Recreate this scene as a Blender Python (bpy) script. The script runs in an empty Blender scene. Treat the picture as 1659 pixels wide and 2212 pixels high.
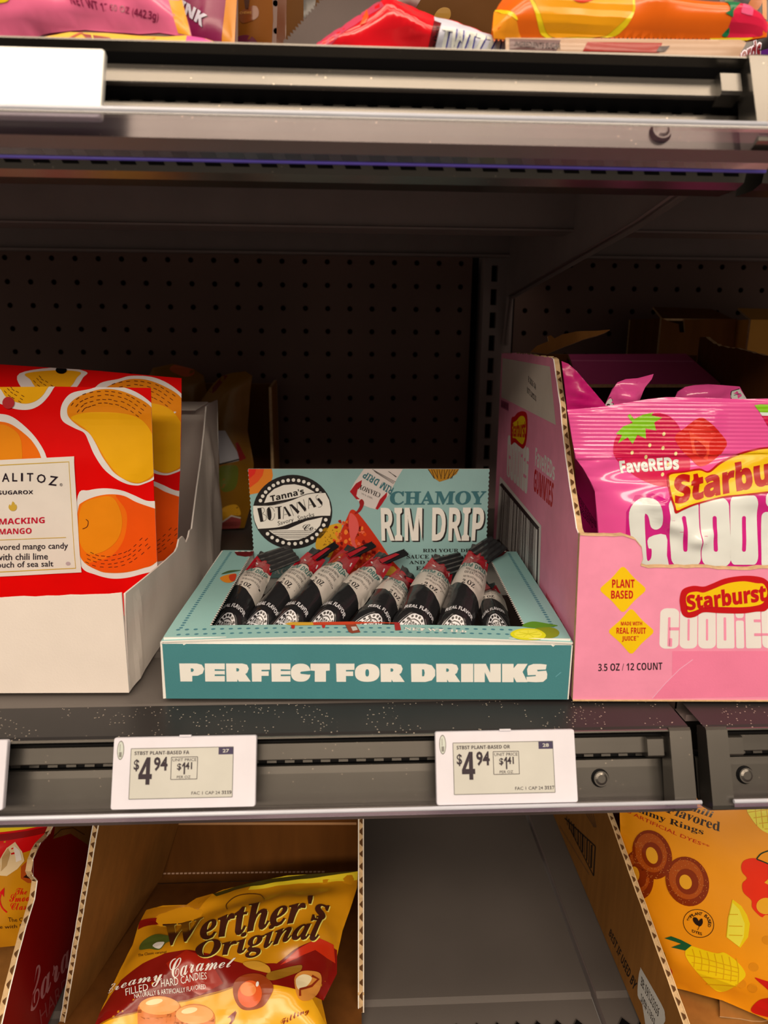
import bpy, math, random
from mathutils import Vector as V, Matrix, noise, geometry

random.seed(7)
SC = bpy.context.scene
COL = SC.collection

# ---------------------------------------------------------------- camera
F, CX, CY = 1540.0, 829.5, 1106.0          # focal length in pixels of the 1659x2212 frame
PITCH, YAW, ROLL = .2453, -.05, .0086
CAM = V((0, 0, .205))
WALL = .8516                                # perforated back panel (Y)


def _rot():
    base = Matrix(((1, 0, 0), (0, 0, -1), (0, 1, 0)))
    c, s = math.cos(PITCH), math.sin(PITCH)
    rx = Matrix(((1, 0, 0), (0, c, -s), (0, s, c)))
    c, s = math.cos(YAW), math.sin(YAW)
    ry = Matrix(((c, 0, s), (0, 1, 0), (-s, 0, c)))
    c, s = math.cos(ROLL), math.sin(ROLL)
    rz = Matrix(((c, -s, 0), (s, c, 0), (0, 0, 1)))
    return rz @ rx @ ry @ base


RM = _rot()
RT = RM.transposed()
cd = bpy.data.cameras.new('camera')
cam = bpy.data.objects.new('camera', cd)
COL.objects.link(cam)
right, down, fwd = RM[0], RM[1], RM[2]
m = Matrix((right, -down, -fwd)).transposed().to_4x4()
m.translation = CAM
cam.matrix_world = m
cd.sensor_fit = 'HORIZONTAL'
cd.sensor_width = 24.0
cd.lens = F / 1659 * 24.0
cd.clip_start = .01
cd.dof.use_dof = True
cd.dof.focus_distance = .47
cd.dof.aperture_fstop = 8.0
SC.camera = cam

# ---------------------------------------------------------------- light and exposure
SC.view_settings.view_transform = 'Standard'
SC.view_settings.look = 'None'
SC.view_settings.gamma = 1.0
SC.view_settings.use_curve_mapping = False
SC.view_settings.exposure = -0.24
LIGHT_RGB = (1.0, .787, .59)
w = bpy.data.worlds.new('store_ambience')
SC.world = w
w.use_nodes = True
bg = w.node_tree.nodes['Background']
bg.inputs[0].default_value = (1.0, .80, .62, 1)
bg.inputs[1].default_value = .20


def strip_light(x, y, z, sx, sy, power):
    ld = bpy.data.lights.new('ceiling_strip_light', 'AREA')
    ld.shape = 'RECTANGLE'
    ld.size, ld.size_y = sx, sy
    ld.energy = power
    ld.color = LIGHT_RGB
    o = bpy.data.objects.new('ceiling_strip_light', ld)
    COL.objects.link(o)
    o.location = (x, y, z)
    d = V((0, .5, .1)) - V((x, y, z))
    o.rotation_euler = d.to_track_quat('-Z', 'Y').to_euler()
    return o


strip_light(.1, -.42, 1.95, 3.4, .34, 34)
strip_light(-.35, -1.05, 1.75, 2.6, .10, 9)
strip_light(.5, -1.9, 2.3, 3.2, .3, 34)
strip_light(-.2, -3.5, 2.2, 5.0, .5, 145)

SC.cycles.max_bounces = 8
SC.cycles.transparent_max_bounces = 12
SC.cycles.use_denoising = True
SC.cycles.sample_clamp_indirect = 6.0

# ---------------------------------------------------------------- pixels and planes


def ray(x, y):
    return RT @ V(((x - CX) / F, (y - CY) / F, 1))


def on(x, y, p, n):
    d = ray(x, y)
    return CAM + d * ((V(p) - CAM).dot(n) / d.dot(n))


def onX(x, y, v): return on(x, y, (v, 0, 0), V((1, 0, 0)))
def onY(x, y, v): return on(x, y, (0, v, 0), V((0, 1, 0)))
def onZ(x, y, v): return on(x, y, (0, 0, v), V((0, 0, 1)))


class Pan:
    """A flat reference panel: origin o, right u, up v, outward n."""

    def __init__(s, o, u, v):
        s.o = V(o)
        s.u = V(u).normalized()
        s.n = s.u.cross(V(v)).normalized()
        s.v = s.n.cross(s.u)

    def at(s, a, b, h=0.0):
        return s.o + s.u * a + s.v * b + s.n * h

    def uv(s, x, y, h=0.0):
        p = on(x, y, s.o + s.n * h, s.n) - s.o
        return (p.dot(s.u), p.dot(s.v))

    def off(s, h):
        return Pan(s.o + s.n * h, s.u, s.v)


def front_pan(y, lean=0.0, yaw=0.0, o=None):
    """Panel facing the aisle; lean tips its top away from the aisle, yaw turns it (radians)."""
    u = V((math.cos(yaw), math.sin(yaw), 0))
    v = V((-math.sin(yaw) * math.sin(lean), math.cos(yaw) * math.sin(lean), math.cos(lean)))
    return Pan(o or (0, y, 0), u, v)


# ---------------------------------------------------------------- materials
ILL = (.98, .77, .58)                         # what the ceiling lights give on an upright face


def lin(c):
    c /= 255.0
    return c / 12.92 if c <= .04045 else ((c + .055) / 1.055) ** 2.4


def alb(r, g, b):
    return tuple(min(.9, max(.002, lin(c) / k)) for c, k in zip((r, g, b), ILL))


MATS = {}


def mat(name, rgb, rough=.5, spec=.5, metal=0.0, coat=0.0, bump=0.0, bscale=300.0, var=.05, vscale=40.0,
        stretch=None, specks=None, crough=.1):
    if name in MATS:
        return MATS[name]
    mt = bpy.data.materials.new(name)
    mt.use_nodes = True
    nt = mt.node_tree
    N, L = nt.nodes, nt.links
    b = N['Principled BSDF']
    col = rgb if max(rgb) <= 1.0 else alb(*rgb)
    tc = N.new('ShaderNodeTexCoord')
    mp = N.new('ShaderNodeMapping')
    if stretch:
        mp.inputs['Scale'].default_value = stretch
    L.new(tc.outputs['Object'], mp.inputs[0])
    nz = N.new('ShaderNodeTexNoise')
    nz.inputs['Scale'].default_value = vscale
    nz.inputs['Detail'].default_value = 5
    L.new(mp.outputs[0], nz.inputs['Vector'])
    mr = N.new('ShaderNodeMapRange')
    mr.inputs[1].default_value, mr.inputs[2].default_value = .3, .7
    mr.inputs[3].default_value, mr.inputs[4].default_value = 1 - var, 1 + var
    L.new(nz.outputs[0], mr.inputs[0])
    mx = N.new('ShaderNodeMix')
    mx.data_type = 'RGBA'
    mx.blend_type = 'MULTIPLY'
    mx.inputs[0].default_value = 1
    mx.inputs[6].default_value = (*col, 1)
    L.new(mr.outputs[0], mx.inputs[7])
    out = mx.outputs[2]
    if specks:                               # scattered light dust specks / crumbs
        vo = N.new('ShaderNodeTexVoronoi')
        vo.inputs['Scale'].default_value = specks[0]
        L.new(tc.outputs['Object'], vo.inputs['Vector'])
        lt = N.new('ShaderNodeMath')
        lt.operation = 'LESS_THAN'
        lt.inputs[1].default_value = specks[1]
        L.new(vo.outputs['Distance'], lt.inputs[0])
        n2 = N.new('ShaderNodeTexNoise')
        n2.inputs['Scale'].default_value = 35
        n2.inputs['Detail'].default_value = 6
        L.new(tc.outputs['Object'], n2.inputs['Vector'])
        gt = N.new('ShaderNodeMath')
        gt.operation = 'GREATER_THAN'
        gt.inputs[1].default_value = .5
        L.new(n2.outputs[0], gt.inputs[0])
        mu = N.new('ShaderNodeMath')
        mu.operation = 'MULTIPLY'
        L.new(lt.outputs[0], mu.inputs[0])
        L.new(gt.outputs[0], mu.inputs[1])
        m2 = N.new('ShaderNodeMix')
        m2.data_type = 'RGBA'
        m2.inputs[7].default_value = (.42, .38, .33, 1)
        L.new(mu.outputs[0], m2.inputs[0])
        L.new(out, m2.inputs[6])
        out = m2.outputs[2]
    L.new(out, b.inputs['Base Color'])
    b.inputs['Roughness'].default_value = rough
    b.inputs['Specular IOR Level'].default_value = spec
    b.inputs['Metallic'].default_value = metal
    b.inputs['Coat Weight'].default_value = coat
    b.inputs['Coat Roughness'].default_value = crough
    if bump:
        n3 = N.new('ShaderNodeTexNoise')
        n3.inputs['Scale'].default_value = bscale
        n3.inputs['Detail'].default_value = 3
        L.new(mp.outputs[0], n3.inputs['Vector'])
        bp = N.new('ShaderNodeBump')
        bp.inputs['Strength'].default_value = bump
        bp.inputs['Distance'].default_value = .001
        L.new(n3.outputs[0], bp.inputs['Height'])
        L.new(bp.outputs[0], b.inputs['Normal'])
    MATS[name] = mt
    return mt


def film(name, rgb, rough=.28, coat=.25, **k):
    return mat(name, rgb, rough=rough, coat=coat, bump=k.pop('bump', .12), bscale=k.pop('bscale', 130), var=.04, crough=k.pop('crough', .16), spec=k.pop('spec', .4), **k)


def paper(name, rgb, rough=.62, **k):
    return mat(name, rgb, rough=rough, spec=k.pop('spec', .3), bump=k.pop('bump', .08), bscale=k.pop('bscale', 900), var=k.pop('var', .04), **k)


def ink(rgb):
    """Matt print of one colour."""
    return mat('print_%d_%d_%d' % rgb, rgb, rough=.5, spec=.3, var=.03)


def gl(rgb):
    """Glossy print on film of one colour."""
    return film('film_print_%d_%d_%d' % rgb, rgb)


def clear_plastic(name, tint, milk):
    mt = bpy.data.materials.new(name)
    mt.use_nodes = True
    nt = mt.node_tree
    N, L = nt.nodes, nt.links
    N.remove(N['Principled BSDF'])
    out = N['Material Output']
    tr = N.new('ShaderNodeBsdfTransparent')
    tr.inputs[0].default_value = (*tint, 1)
    df = N.new('ShaderNodeBsdfDiffuse')
    df.inputs[0].default_value = (.30, .20, .38, 1)
    nz = N.new('ShaderNodeTexNoise')
    nz.inputs['Scale'].default_value = 25
    mr = N.new('ShaderNodeMapRange')
    mr.inputs[3].default_value, mr.inputs[4].default_value = milk * .6, milk * 1.4
    L.new(nz.outputs[0], mr.inputs[0])
    m1 = N.new('ShaderNodeMixShader')
    L.new(mr.outputs[0], m1.inputs[0])
    L.new(tr.outputs[0], m1.inputs[1])
    L.new(df.outputs[0], m1.inputs[2])
    gs = N.new('ShaderNodeBsdfGlossy')
    gs.inputs['Roughness'].default_value = .22
    fr = N.new('ShaderNodeFresnel')
    fr.inputs[0].default_value = 1.3
    m2 = N.new('ShaderNodeMixShader')
    L.new(fr.outputs[0], m2.inputs[0])
    L.new(m1.outputs[0], m2.inputs[1])
    L.new(gs.outputs[0], m2.inputs[2])
    L.new(m2.outputs[0], out.inputs[0])
    return mt


# ---------------------------------------------------------------- mesh building


class G:
    """Collects faces; build() links them as ONE mesh object."""

    def __init__(s):
        s.v, s.f, s.mi, s.sm, s.mats = [], [], [], [], []

    def idx(s, mt):
        if mt not in s.mats:
            s.mats.append(mt)
        return s.mats.index(mt)

    def add(s, p):
        s.v.append(p)
        return len(s.v) - 1

    def fi(s, ids, mt, smooth=False):
        s.f.append(ids)
        s.mi.append(s.idx(mt))
        s.sm.append(smooth)

    def face(s, pts, mt, smooth=False):
        s.fi([s.add(V(p)) for p in pts], mt, smooth)

    def box(s, lo, hi, mt, pan=None):
        """Box between two corners, in world axes or along a panel (u, v, n)."""
        f = pan.at if pan else (lambda a, b, c: V((a, b, c)))
        i = [s.add(f(x, y, z)) for x in (lo[0], hi[0]) for y in (lo[1], hi[1]) for z in (lo[2], hi[2])]
        for q in ((0, 1, 3, 2), (4, 6, 7, 5), (0, 4, 5, 1), (2, 3, 7, 6), (0, 2, 6, 4), (1, 5, 7, 3)):
            s.fi([i[k] for k in q], mt)

    def sweep(s, prof, x0, x1, mt, close=False, smooth=False, mats=None):
        """Profile of (Y, z) points run along X."""
        a = [s.add(V((x0, y, z))) for y, z in prof]
        b = [s.add(V((x1, y, z))) for y, z in prof]
        n = len(prof)
        for i in range(n if close else n - 1):
            j = (i + 1) % n
            s.fi([a[i], b[i], b[j], a[j]], mats[i] if mats else mt, smooth)
        if close:
            s.fi(a[::-1], mt)
            s.fi(b, mt)

    def slab(s, pan, out, t, mf, mb=None, me=None, n0=0.0):
        """Plate with outline out (u, v), front at n0, thickness t."""
        mb, me = mb or mf, me or mf
        tri = geometry.tessellate_polygon([[V((a, b, 0)) for a, b in out]])
        fr = [s.add(pan.at(a, b, n0)) for a, b in out]
        bk = [s.add(pan.at(a, b, n0 - t)) for a, b in out]
        for q in tri:
            a, b, c = (V((*out[k], 0)) for k in q)
            q = q if (b - a).cross(c - a).z > 0 else q[::-1]
            s.fi([fr[k] for k in q], mf)
            s.fi([bk[k] for k in q[::-1]], mb)
        n = len(out)
        for i in range(n):
            j = (i + 1) % n
            s.fi([fr[i], bk[i], bk[j], fr[j]], me)

    def tube(s, pts, r, mt, n=6):
        rings = []
        for i, p in enumerate(pts):
            d = (V(pts[min(i + 1, len(pts) - 1)]) - V(pts[max(i - 1, 0)])).normalized()
            a = d.orthogonal().normalized()
            b = d.cross(a)
            rings.append([s.add(V(p) + (a * math.cos(k * 6.2832 / n) + b * math.sin(k * 6.2832 / n)) * r) for k in range(n)])
        for q, w_ in zip(rings, rings[1:]):
            for k in range(n):
                s.fi([q[k], q[(k + 1) % n], w_[(k + 1) % n], w_[k]], mt, True)
        s.fi(rings[0][::-1], mt)
        s.fi(rings[-1], mt)

    def build(s, name, parent=None, label=None):
        loc = parent.location if parent else V((0, 0, 0))
        p = parent
        while p is not None and p.parent is not None:
            p = p.parent
            loc = loc + p.location
        me = bpy.data.meshes.new(name)
        me.from_pydata([tuple(q - loc) for q in s.v], [], s.f)
        for mt in s.mats:
            me.materials.append(mt)
        me.polygons.foreach_set('material_index', s.mi)
        me.polygons.foreach_set('use_smooth', s.sm)
        me.validate()
        me.update()
        o = bpy.data.objects.new(name, me)
        COL.objects.link(o)
        if parent:
            o.parent = parent
        if label:
            o['label'] = label
        return o


def thing(name, label, cat, loc, group=None):
    o = bpy.data.objects.new(name, None)
    COL.objects.link(o)
    o.empty_display_size = .02
    o.location = loc
    o['label'], o['category'] = label, cat
    if group:
        o['group'] = group
    return o


# ---------------------------------------------------------------- 2D art


def sm(pts, n=5, closed=True):
    """Catmull-Rom through the points."""
    out, k = [], len(pts)
    for i in range(k if closed else k - 1):
        g_ = (lambda j: pts[j % k]) if closed else (lambda j: pts[max(0, min(k - 1, j))])
        p0, p1, p2, p3 = g_(i - 1), g_(i), g_(i + 1), g_(i + 2)
        for t in range(n):
            t /= n
            out.append(tuple(.5 * (2 * b + (c - a) * t + (2 * a - 5 * b + 4 * c - d) * t * t + (3 * b - a - 3 * c + d) * t ** 3)
                             for a, b, c, d in zip(p0, p1, p2, p3)))
    if not closed:
        out.append(pts[-1])
    return out


def ell(cx, cy, rx, ry=None, rot=0.0, n=24, a0=0.0, a1=6.28319):
    ry = rx if ry is None else ry
    c, s = math.cos(rot), math.sin(rot)
    full = abs(a1 - a0 - 6.28319) < 1e-3
    m_ = n if full else n + 1
    o = []
    for i in range(m_):
        t = a0 + (a1 - a0) * i / n
        x, y = rx * math.cos(t), ry * math.sin(t)
        o.append((cx + x * c - y * s, cy + x * s + y * c))
    return o


def stroke(pts, wd, closed=False):
    """Quads along a polyline, width wd; a number or one per point."""
    pts = list(pts)
    if closed:
        pts.append(pts[0])
    ws = wd if isinstance(wd, (list, tuple)) else [wd] * len(pts)
    L_ = []
    for i, p in enumerate(pts):
        a, b = pts[max(i - 1, 0)], pts[min(i + 1, len(pts) - 1)]
        if closed and i in (0, len(pts) - 1):
            a, b = pts[-2], pts[1]
        dx, dy = b[0] - a[0], b[1] - a[1]
        k = math.hypot(dx, dy) or 1
        L_.append(((p[0] - dy / k * ws[i] / 2, p[1] + dx / k * ws[i] / 2), (p[0] + dy / k * ws[i] / 2, p[1] - dx / k * ws[i] / 2)))
    return [[a[0], b[0], b[1], a[1]] for a, b in zip(L_, L_[1:])]


def ring(outer, inner):
    n = len(outer)
    return [[outer[i], outer[(i + 1) % n], inner[(i + 1) % n], inner[i]] for i in range(n)]


_ALPH = {'sb': (0x1D5D4, 0x1D5EE, 0x1D7EC), 'rb': (0x1D400, 0x1D41A, 0x1D7CE), 'ri': (0x1D468, 0x1D482, 0x1D7CE),
         'sc': (0x1D4D0, 0x1D4EA, 0x1D7CE), 'si': (0x1D63C, 0x1D656, 0x1D7EC), 'mo': (0x1D670, 0x1D68A, 0x1D7F6)}


def _style(t, st):
    if st not in _ALPH:
        return t
    U, l, d = _ALPH[st]
    o = ''
    for ch in t:
        if 'A' <= ch <= 'Z':
            o += chr(U + ord(ch) - 65)
        elif 'a' <= ch <= 'z':
            o += chr(l + ord(ch) - 97)
        elif '0' <= ch <= '9':
            o += chr(d + ord(ch) - 48)
        else:
            o += ch
    return o


_TX = {}


def glyphs(t, st='', bold=0.0, res=2, space=1.0):
    """Triangles of a line of text and its bounding box."""
    k = (t, st, bold, res, space)
    if k in _TX:
        return _TX[k]
    c = bpy.data.curves.new('t', 'FONT')
    c.body = _style(t, st)
    c.resolution_u = res
    c.offset = bold
    c.space_character = space
    o = bpy.data.objects.new('t', c)
    COL.objects.link(o)
    dg = bpy.context.evaluated_depsgraph_get()
    me = bpy.data.meshes.new_from_object(o.evaluated_get(dg))
    vs = [(v.co.x, v.co.y) for v in me.vertices]
    fs = [tuple(p.vertices) for p in me.polygons]
    bpy.data.objects.remove(o)
    bpy.data.curves.remove(c)
    bpy.data.meshes.remove(me)
    xs, ys = [p[0] for p in vs], [p[1] for p in vs]
    bb = (min(xs), min(ys), max(xs), max(ys))
    _TX[k] = (vs, fs, bb)
    return _TX[k]


def _cut(poly, ax, val):
    lo, hi = [], []
    n = len(poly)
    for i in range(n):
        p, q = poly[i], poly[(i + 1) % n]
        a, b = p[ax] - val, q[ax] - val
        if a <= 0:
            lo.append(p)
        if a >= 0:
            hi.append(p)
        if a * b < 0:
            t = a / (a - b)
            x = (p[0] + (q[0] - p[0]) * t, p[1] + (q[1] - p[1]) * t)
            lo.append(x)
            hi.append(x)
    return lo, hi


def _clip(poly, conv):
    """Clip a convex polygon by a counter-clockwise convex one."""
    n = len(conv)
    for i in range(n):
        a, b = conv[i], conv[(i + 1) % n]
        ex, ey = b[0] - a[0], b[1] - a[1]
        d = [ex * (p[1] - a[1]) - ey * (p[0] - a[0]) for p in poly]
        o = []
        for j in range(len(poly)):
            k = (j + 1) % len(poly)
            if d[j] >= 0:
                o.append(poly[j])
            if d[j] * d[k] < 0:
                t = d[j] / (d[j] - d[k])
                o.append((poly[j][0] + (poly[k][0] - poly[j][0]) * t, poly[j][1] + (poly[k][1] - poly[j][1]) * t))
        poly = o
        if len(poly) < 3:
            return []
    return poly


def hull(pts):
    pts = sorted(set(pts))

    def half(ps):
        h = []
        for p in ps:
            while len(h) > 1 and (h[-1][0] - h[-2][0]) * (p[1] - h[-2][1]) - (h[-1][1] - h[-2][1]) * (p[0] - h[-2][0]) <= 0:
                h.pop()
            h.append(p)
        return h
    a, b = half(pts), half(pts[::-1])
    return a[:-1] + b[:-1]


def seg_d(p, a, b):
    dx, dy = b[0] - a[0], b[1] - a[1]
    k = dx * dx + dy * dy
    t = 0 if k == 0 else max(0, min(1, ((p[0] - a[0]) * dx + (p[1] - a[1]) * dy) / k))
    return math.hypot(p[0] - a[0] - dx * t, p[1] - a[1] - dy * t)


def edge_d(p, out):
    return min(seg_d(p, out[i], out[(i + 1) % len(out)]) for i in range(len(out)))


def inside(p, out):
    r, n = False, len(out)
    for i in range(n):
        a, b = out[i], out[(i + 1) % n]
        if (a[1] > p[1]) != (b[1] > p[1]) and p[0] < (b[0] - a[0]) * (p[1] - a[1]) / (b[1] - a[1]) + a[0]:
            r = not r
    return r


class Surf:
    """A printed surface over a panel, raised by hf(u, v); art follows the relief."""

    def __init__(s, g, pan, hf=None, ru=.004, rv=.004, clip=None, eps=.0001):
        s.g, s.p, s.hf, s.ru, s.rv, s.eps = g, pan, hf, ru, rv, eps
        s.cache, s.vk = {}, {}
        s.clip = hull(clip) if clip else None

    def _c(s, i, j):
        k = (i, j)
        if k not in s.cache:
            s.cache[k] = s.hf(i * s.ru, j * s.rv)
        return s.cache[k]

    def H(s, u, v):
        if not s.hf:
            return 0.0
        a, b = u / s.ru, v / s.rv
        i, j = math.floor(a + 1e-9), math.floor(b + 1e-9)
        a, b = a - i, b - j
        return (s._c(i, j) * (1 - a) + s._c(i + 1, j) * a) * (1 - b) + (s._c(i, j + 1) * (1 - a) + s._c(i + 1, j + 1) * a) * b

    def vert(s, u, v, layer, back=None):
        k = (round(u, 6), round(v, 6), layer, back)
        if k not in s.vk:
            h = s.H(u, v)
            h = h + s.eps * layer if back is None else h * back if back > 0 else -abs(h * back) - .0002
            s.vk[k] = s.g.add(s.p.at(u, v, h))
        return s.vk[k]

    def px(s, x, y):
        q = s.p.uv(x, y)
        if s.hf:
            for _ in range(3):
                q = s.p.uv(x, y, s.H(*q))
        return q

    def base(s, out, mf, mb=None, back=-.6, smooth=True):
        """Front sheet cut into the grid, and a back sheet so that the body is closed."""
        us, vs = [p[0] for p in out], [p[1] for p in out]
        for i in range(math.floor(min(us) / s.ru), math.floor(max(us) / s.ru) + 1):
            lo, col = _cut(out, 0, i * s.ru)
            if len(col) < 3:
                continue
            col, hi = _cut(col, 0, (i + 1) * s.ru)
            if len(col) < 3:
                continue
            for j in range(math.floor(min(vs) / s.rv), math.floor(max(vs) / s.rv) + 1):
                _, c = _cut(col, 1, j * s.rv)
                if len(c) < 3:
                    continue
                c, _ = _cut(c, 1, (j + 1) * s.rv)
                ids = []
                for p in c:
                    q = s.vert(*p, 0)
                    if q not in ids:
                        ids.append(q)
                if len(ids) < 3:
                    continue
                s.g.fi(ids, mf, smooth)
                if mb:
                    ib = []
                    for p in c:
                        q = s.vert(*p, 0, back)
                        if q not in ib:
                            ib.append(q)
                    s.g.fi(ib[::-1], mb, smooth)

    def conv(s, poly, mt, layer):
        if s.clip:
            poly = _clip(_ccw(poly), s.clip)
            if len(poly) < 3:
                return
        parts = [poly]
        if s.hf:
            for ax, r in ((0, s.ru), (1, s.rv)):
                nxt = []
                for q in parts:
                    a, b = min(p[ax] for p in q), max(p[ax] for p in q)
                    i = math.floor(a / r) + 1
                    while i * r < b - 1e-9:
                        lo, q = _cut(q, ax, i * r)
                        if len(lo) > 2:
                            nxt.append(lo)
                        i += 1
                    if len(q) > 2:
                        nxt.append(q)
                parts = nxt
        for q in parts:
            ids = []
            for p in _ccw(q):
                k = s.vert(*p, layer)
                if k not in ids:
                    ids.append(k)
            if len(ids) > 2:
                s.g.fi(ids, mt, bool(s.hf))

    def uvpoly(s, pts, mt, layer=1):
        for q in geometry.tessellate_polygon([[V((a, b, 0)) for a, b in pts]]):
            s.conv([pts[k] for k in q], mt, layer)

    def poly(s, pts, mt, layer=1):
        s.uvpoly([s.px(*p) for p in pts], mt, layer)

    def polys(s, lst, mt, layer=1):
        for p in lst:
            s.poly(p, mt, layer)

    def line(s, pts, wd, mt, layer=1, closed=False):
        s.polys(stroke(pts, wd, closed), mt, layer)

    def text(s, t, q, mt, layer=2, st='', bold=0.0, res=2, space=1.0, uv=False, shift=(0, 0), warp=None):
        """Text filling a pixel rectangle (x0, y0, x1, y1) or a quad TL, TR, BR, BL."""
        if len(q) == 4 and not isinstance(q[0], (tuple, list)):
            x0, y0, x1, y1 = q
            q = ((x0, y0), (x1, y0), (x1, y1), (x0, y1))
        vs, fs, _ = glyphs(t, st, bold, res, space)
        bb = glyphs(t, st, 0.0, res, space)[2]
        c = [p if uv else s.px(p[0] + shift[0], p[1] + shift[1]) for p in q]
        o = []
        for x, y in vs:
            a, b = (x - bb[0]) / (bb[2] - bb[0]), (y - bb[1]) / (bb[3] - bb[1])
            if warp:
                a, b = warp(a, b)
            o.append(tuple((c[3][i] * (1 - a) + c[2][i] * a) * (1 - b) + (c[0][i] * (1 - a) + c[1][i] * a) * b for i in (0, 1)))
        for f in fs:
            s.conv([o[k] for k in f], mt, layer)


def _ccw(p):
    a = sum(p[i][0] * p[(i + 1) % len(p)][1] - p[(i + 1) % len(p)][0] * p[i][1] for i in range(len(p)))
    return p if a > 0 else p[::-1]


def jag(pts, amp, step, seed=1):
    """Torn edge: extra points with jitter along an open polyline of (u, v)."""
    r = random.Random(seed)
    o = [pts[0]]
    for a, b in zip(pts, pts[1:]):
        n = max(1, int(math.hypot(b[0] - a[0], b[1] - a[1]) / step))
        for i in range(1, n + 1):
            t = i / n
            k = 0 if i == n else 1
            o.append((a[0] + (b[0] - a[0]) * t + r.uniform(-amp, amp) * k, a[1] + (b[1] - a[1]) * t + r.uniform(-amp, amp) * k))
    return o


def fbm(u, v, sc, seed=0.0):
    return noise.fractal(V((u * sc, v * sc, seed)), 1.0, 2.0, 3)


def crease(u, v, lst):
    """Sum of ridges: (a, b, height, width) in panel coordinates."""
    return sum(h * math.exp(-(seg_d((u, v), a, b) / wd) ** 2) for a, b, h, wd in lst)


def flutes(g, a, b, nrm, across, t, step=.0065):
    """Corrugation cavities on a cut cardboard edge from a to b."""
    a, b = V(a), V(b)
    d = (b - a).normalized()
    L_ = (b - a).length
    n = int(L_ / step)
    ac, nr = V(across).normalized(), V(nrm).normalized() * .00025
    for i in range(n):
        p = a + d * (i + .5) * step + nr
        sgn = 1 if i % 2 else -1
        w1, w2 = step * random.uniform(.34, .48), step * random.uniform(.05, .16)
        p = p + d * step * random.uniform(-.12, .12)
        g.face([p - d * w1 - ac * sgn * t * .34, p + d * w1 - ac * sgn * t * .34, p + d * w2 + ac * sgn * t * .28, p - d * w2 + ac * sgn * t * .28], FLUTE)

# ================================================================ gondola: back panel, upright, shelves
STEEL = mat('dark_grey_painted_steel', (138, 112, 98), rough=.42, spec=.5, bump=.05, bscale=900, var=.06)
DUSTY = mat('dusty_dark_steel', (42, 36, 32), rough=.45, spec=.35, var=.12, vscale=18, specks=(420, .16))
RAILM = mat('grey_price_rail', (116, 102, 86), rough=.27, spec=.5, metal=.85, var=.06, vscale=25, specks=(260, .09))
DECKM = mat('grey_shelf_deck', (96, 82, 70), rough=.5, spec=.4, bump=.05, bscale=700, var=.06, vscale=12)
PEGM = mat('dark_brown_pegboard_steel', (102, 70, 56), rough=.5, spec=.35, var=.12, vscale=9)
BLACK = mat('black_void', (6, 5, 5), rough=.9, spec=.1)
DARK = mat('shaded_gap_black', (20, 18, 17), rough=.7, spec=.2)  # shade of rail recesses and slots put into the colour
FLUTE = mat('corrugation_shadow_brown', (92, 56, 28), rough=.9, spec=.1)
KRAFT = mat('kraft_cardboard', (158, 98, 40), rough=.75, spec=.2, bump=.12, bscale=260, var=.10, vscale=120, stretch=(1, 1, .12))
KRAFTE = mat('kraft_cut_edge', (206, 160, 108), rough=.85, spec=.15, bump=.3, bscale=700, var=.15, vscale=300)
KRAFTD = mat('shaded_kraft_brown', (104, 56, 15), rough=.8, spec=.2, bump=.1, bscale=260, var=.12, vscale=110, stretch=(1, 1, .12))  # kraft again, with the shade inside cartons put into its colour
CLEAR = clear_plastic('clear_violet_plastic', (.80, .76, .84), .20)
VIOLET = mat('violet_plastic_edge', (106, 84, 176), rough=.25, coat=.3)
GUARDLIT = mat('guard_edge_highlight', (214, 200, 206), rough=.3, spec=.6, coat=.4)  # highlight along the guard's upper edge put into a pale bead colour

UPX = .1672
g = G()
PITCHM = .0254


def perforated(g, i0, i1, j0, j1, y):
    """Sheet-steel panel with a real hole in every cell."""
    r = .0031
    for i in range(i0, i1 + 1):
        for j in range(j0, j1 + 1):
            x, z = i * PITCHM - .3796, .283 - j * PITCHM
            h = PITCHM / 2
            o = [(x + h, z), (x + h, z + h), (x, z + h), (x - h, z + h), (x - h, z), (x - h, z - h), (x, z - h), (x + h, z - h)]
            c = [(x + r * math.cos(k * .7854), z + r * math.sin(k * .7854)) for k in range(8)]
            O = [g.add(V((a, y, b))) for a, b in o]
            C = [g.add(V((a, y, b))) for a, b in c]
            D = [g.add(V((a, y + .0016, b))) for a, b in c]
            for k in range(8):
                n = (k + 1) % 8
                g.fi([O[k], C[k], C[n], O[n]], PEGM)
                g.fi([C[k], D[k], D[n], C[n]], PEGM)


perforated(g, -9, 20, -13, 11, WALL)
perforated(g, 23, 42, -13, 11, WALL)
zb = .283 - 11.5 * PITCHM
for x0, x1 in ((-9.5, 20.5), (22.5, 42.5)):
    x0, x1 = x0 * PITCHM - .3796, x1 * PITCHM - .3796
    g.box((x0, WALL, -.30), (x1, WALL + .0016, zb), PEGM)
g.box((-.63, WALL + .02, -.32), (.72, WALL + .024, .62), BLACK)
o = g.build('wall_back')
o['kind'] = 'structure'
o['label'] = 'dark brown perforated steel back panel behind the shelves'
o['category'] = 'wall'

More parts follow.
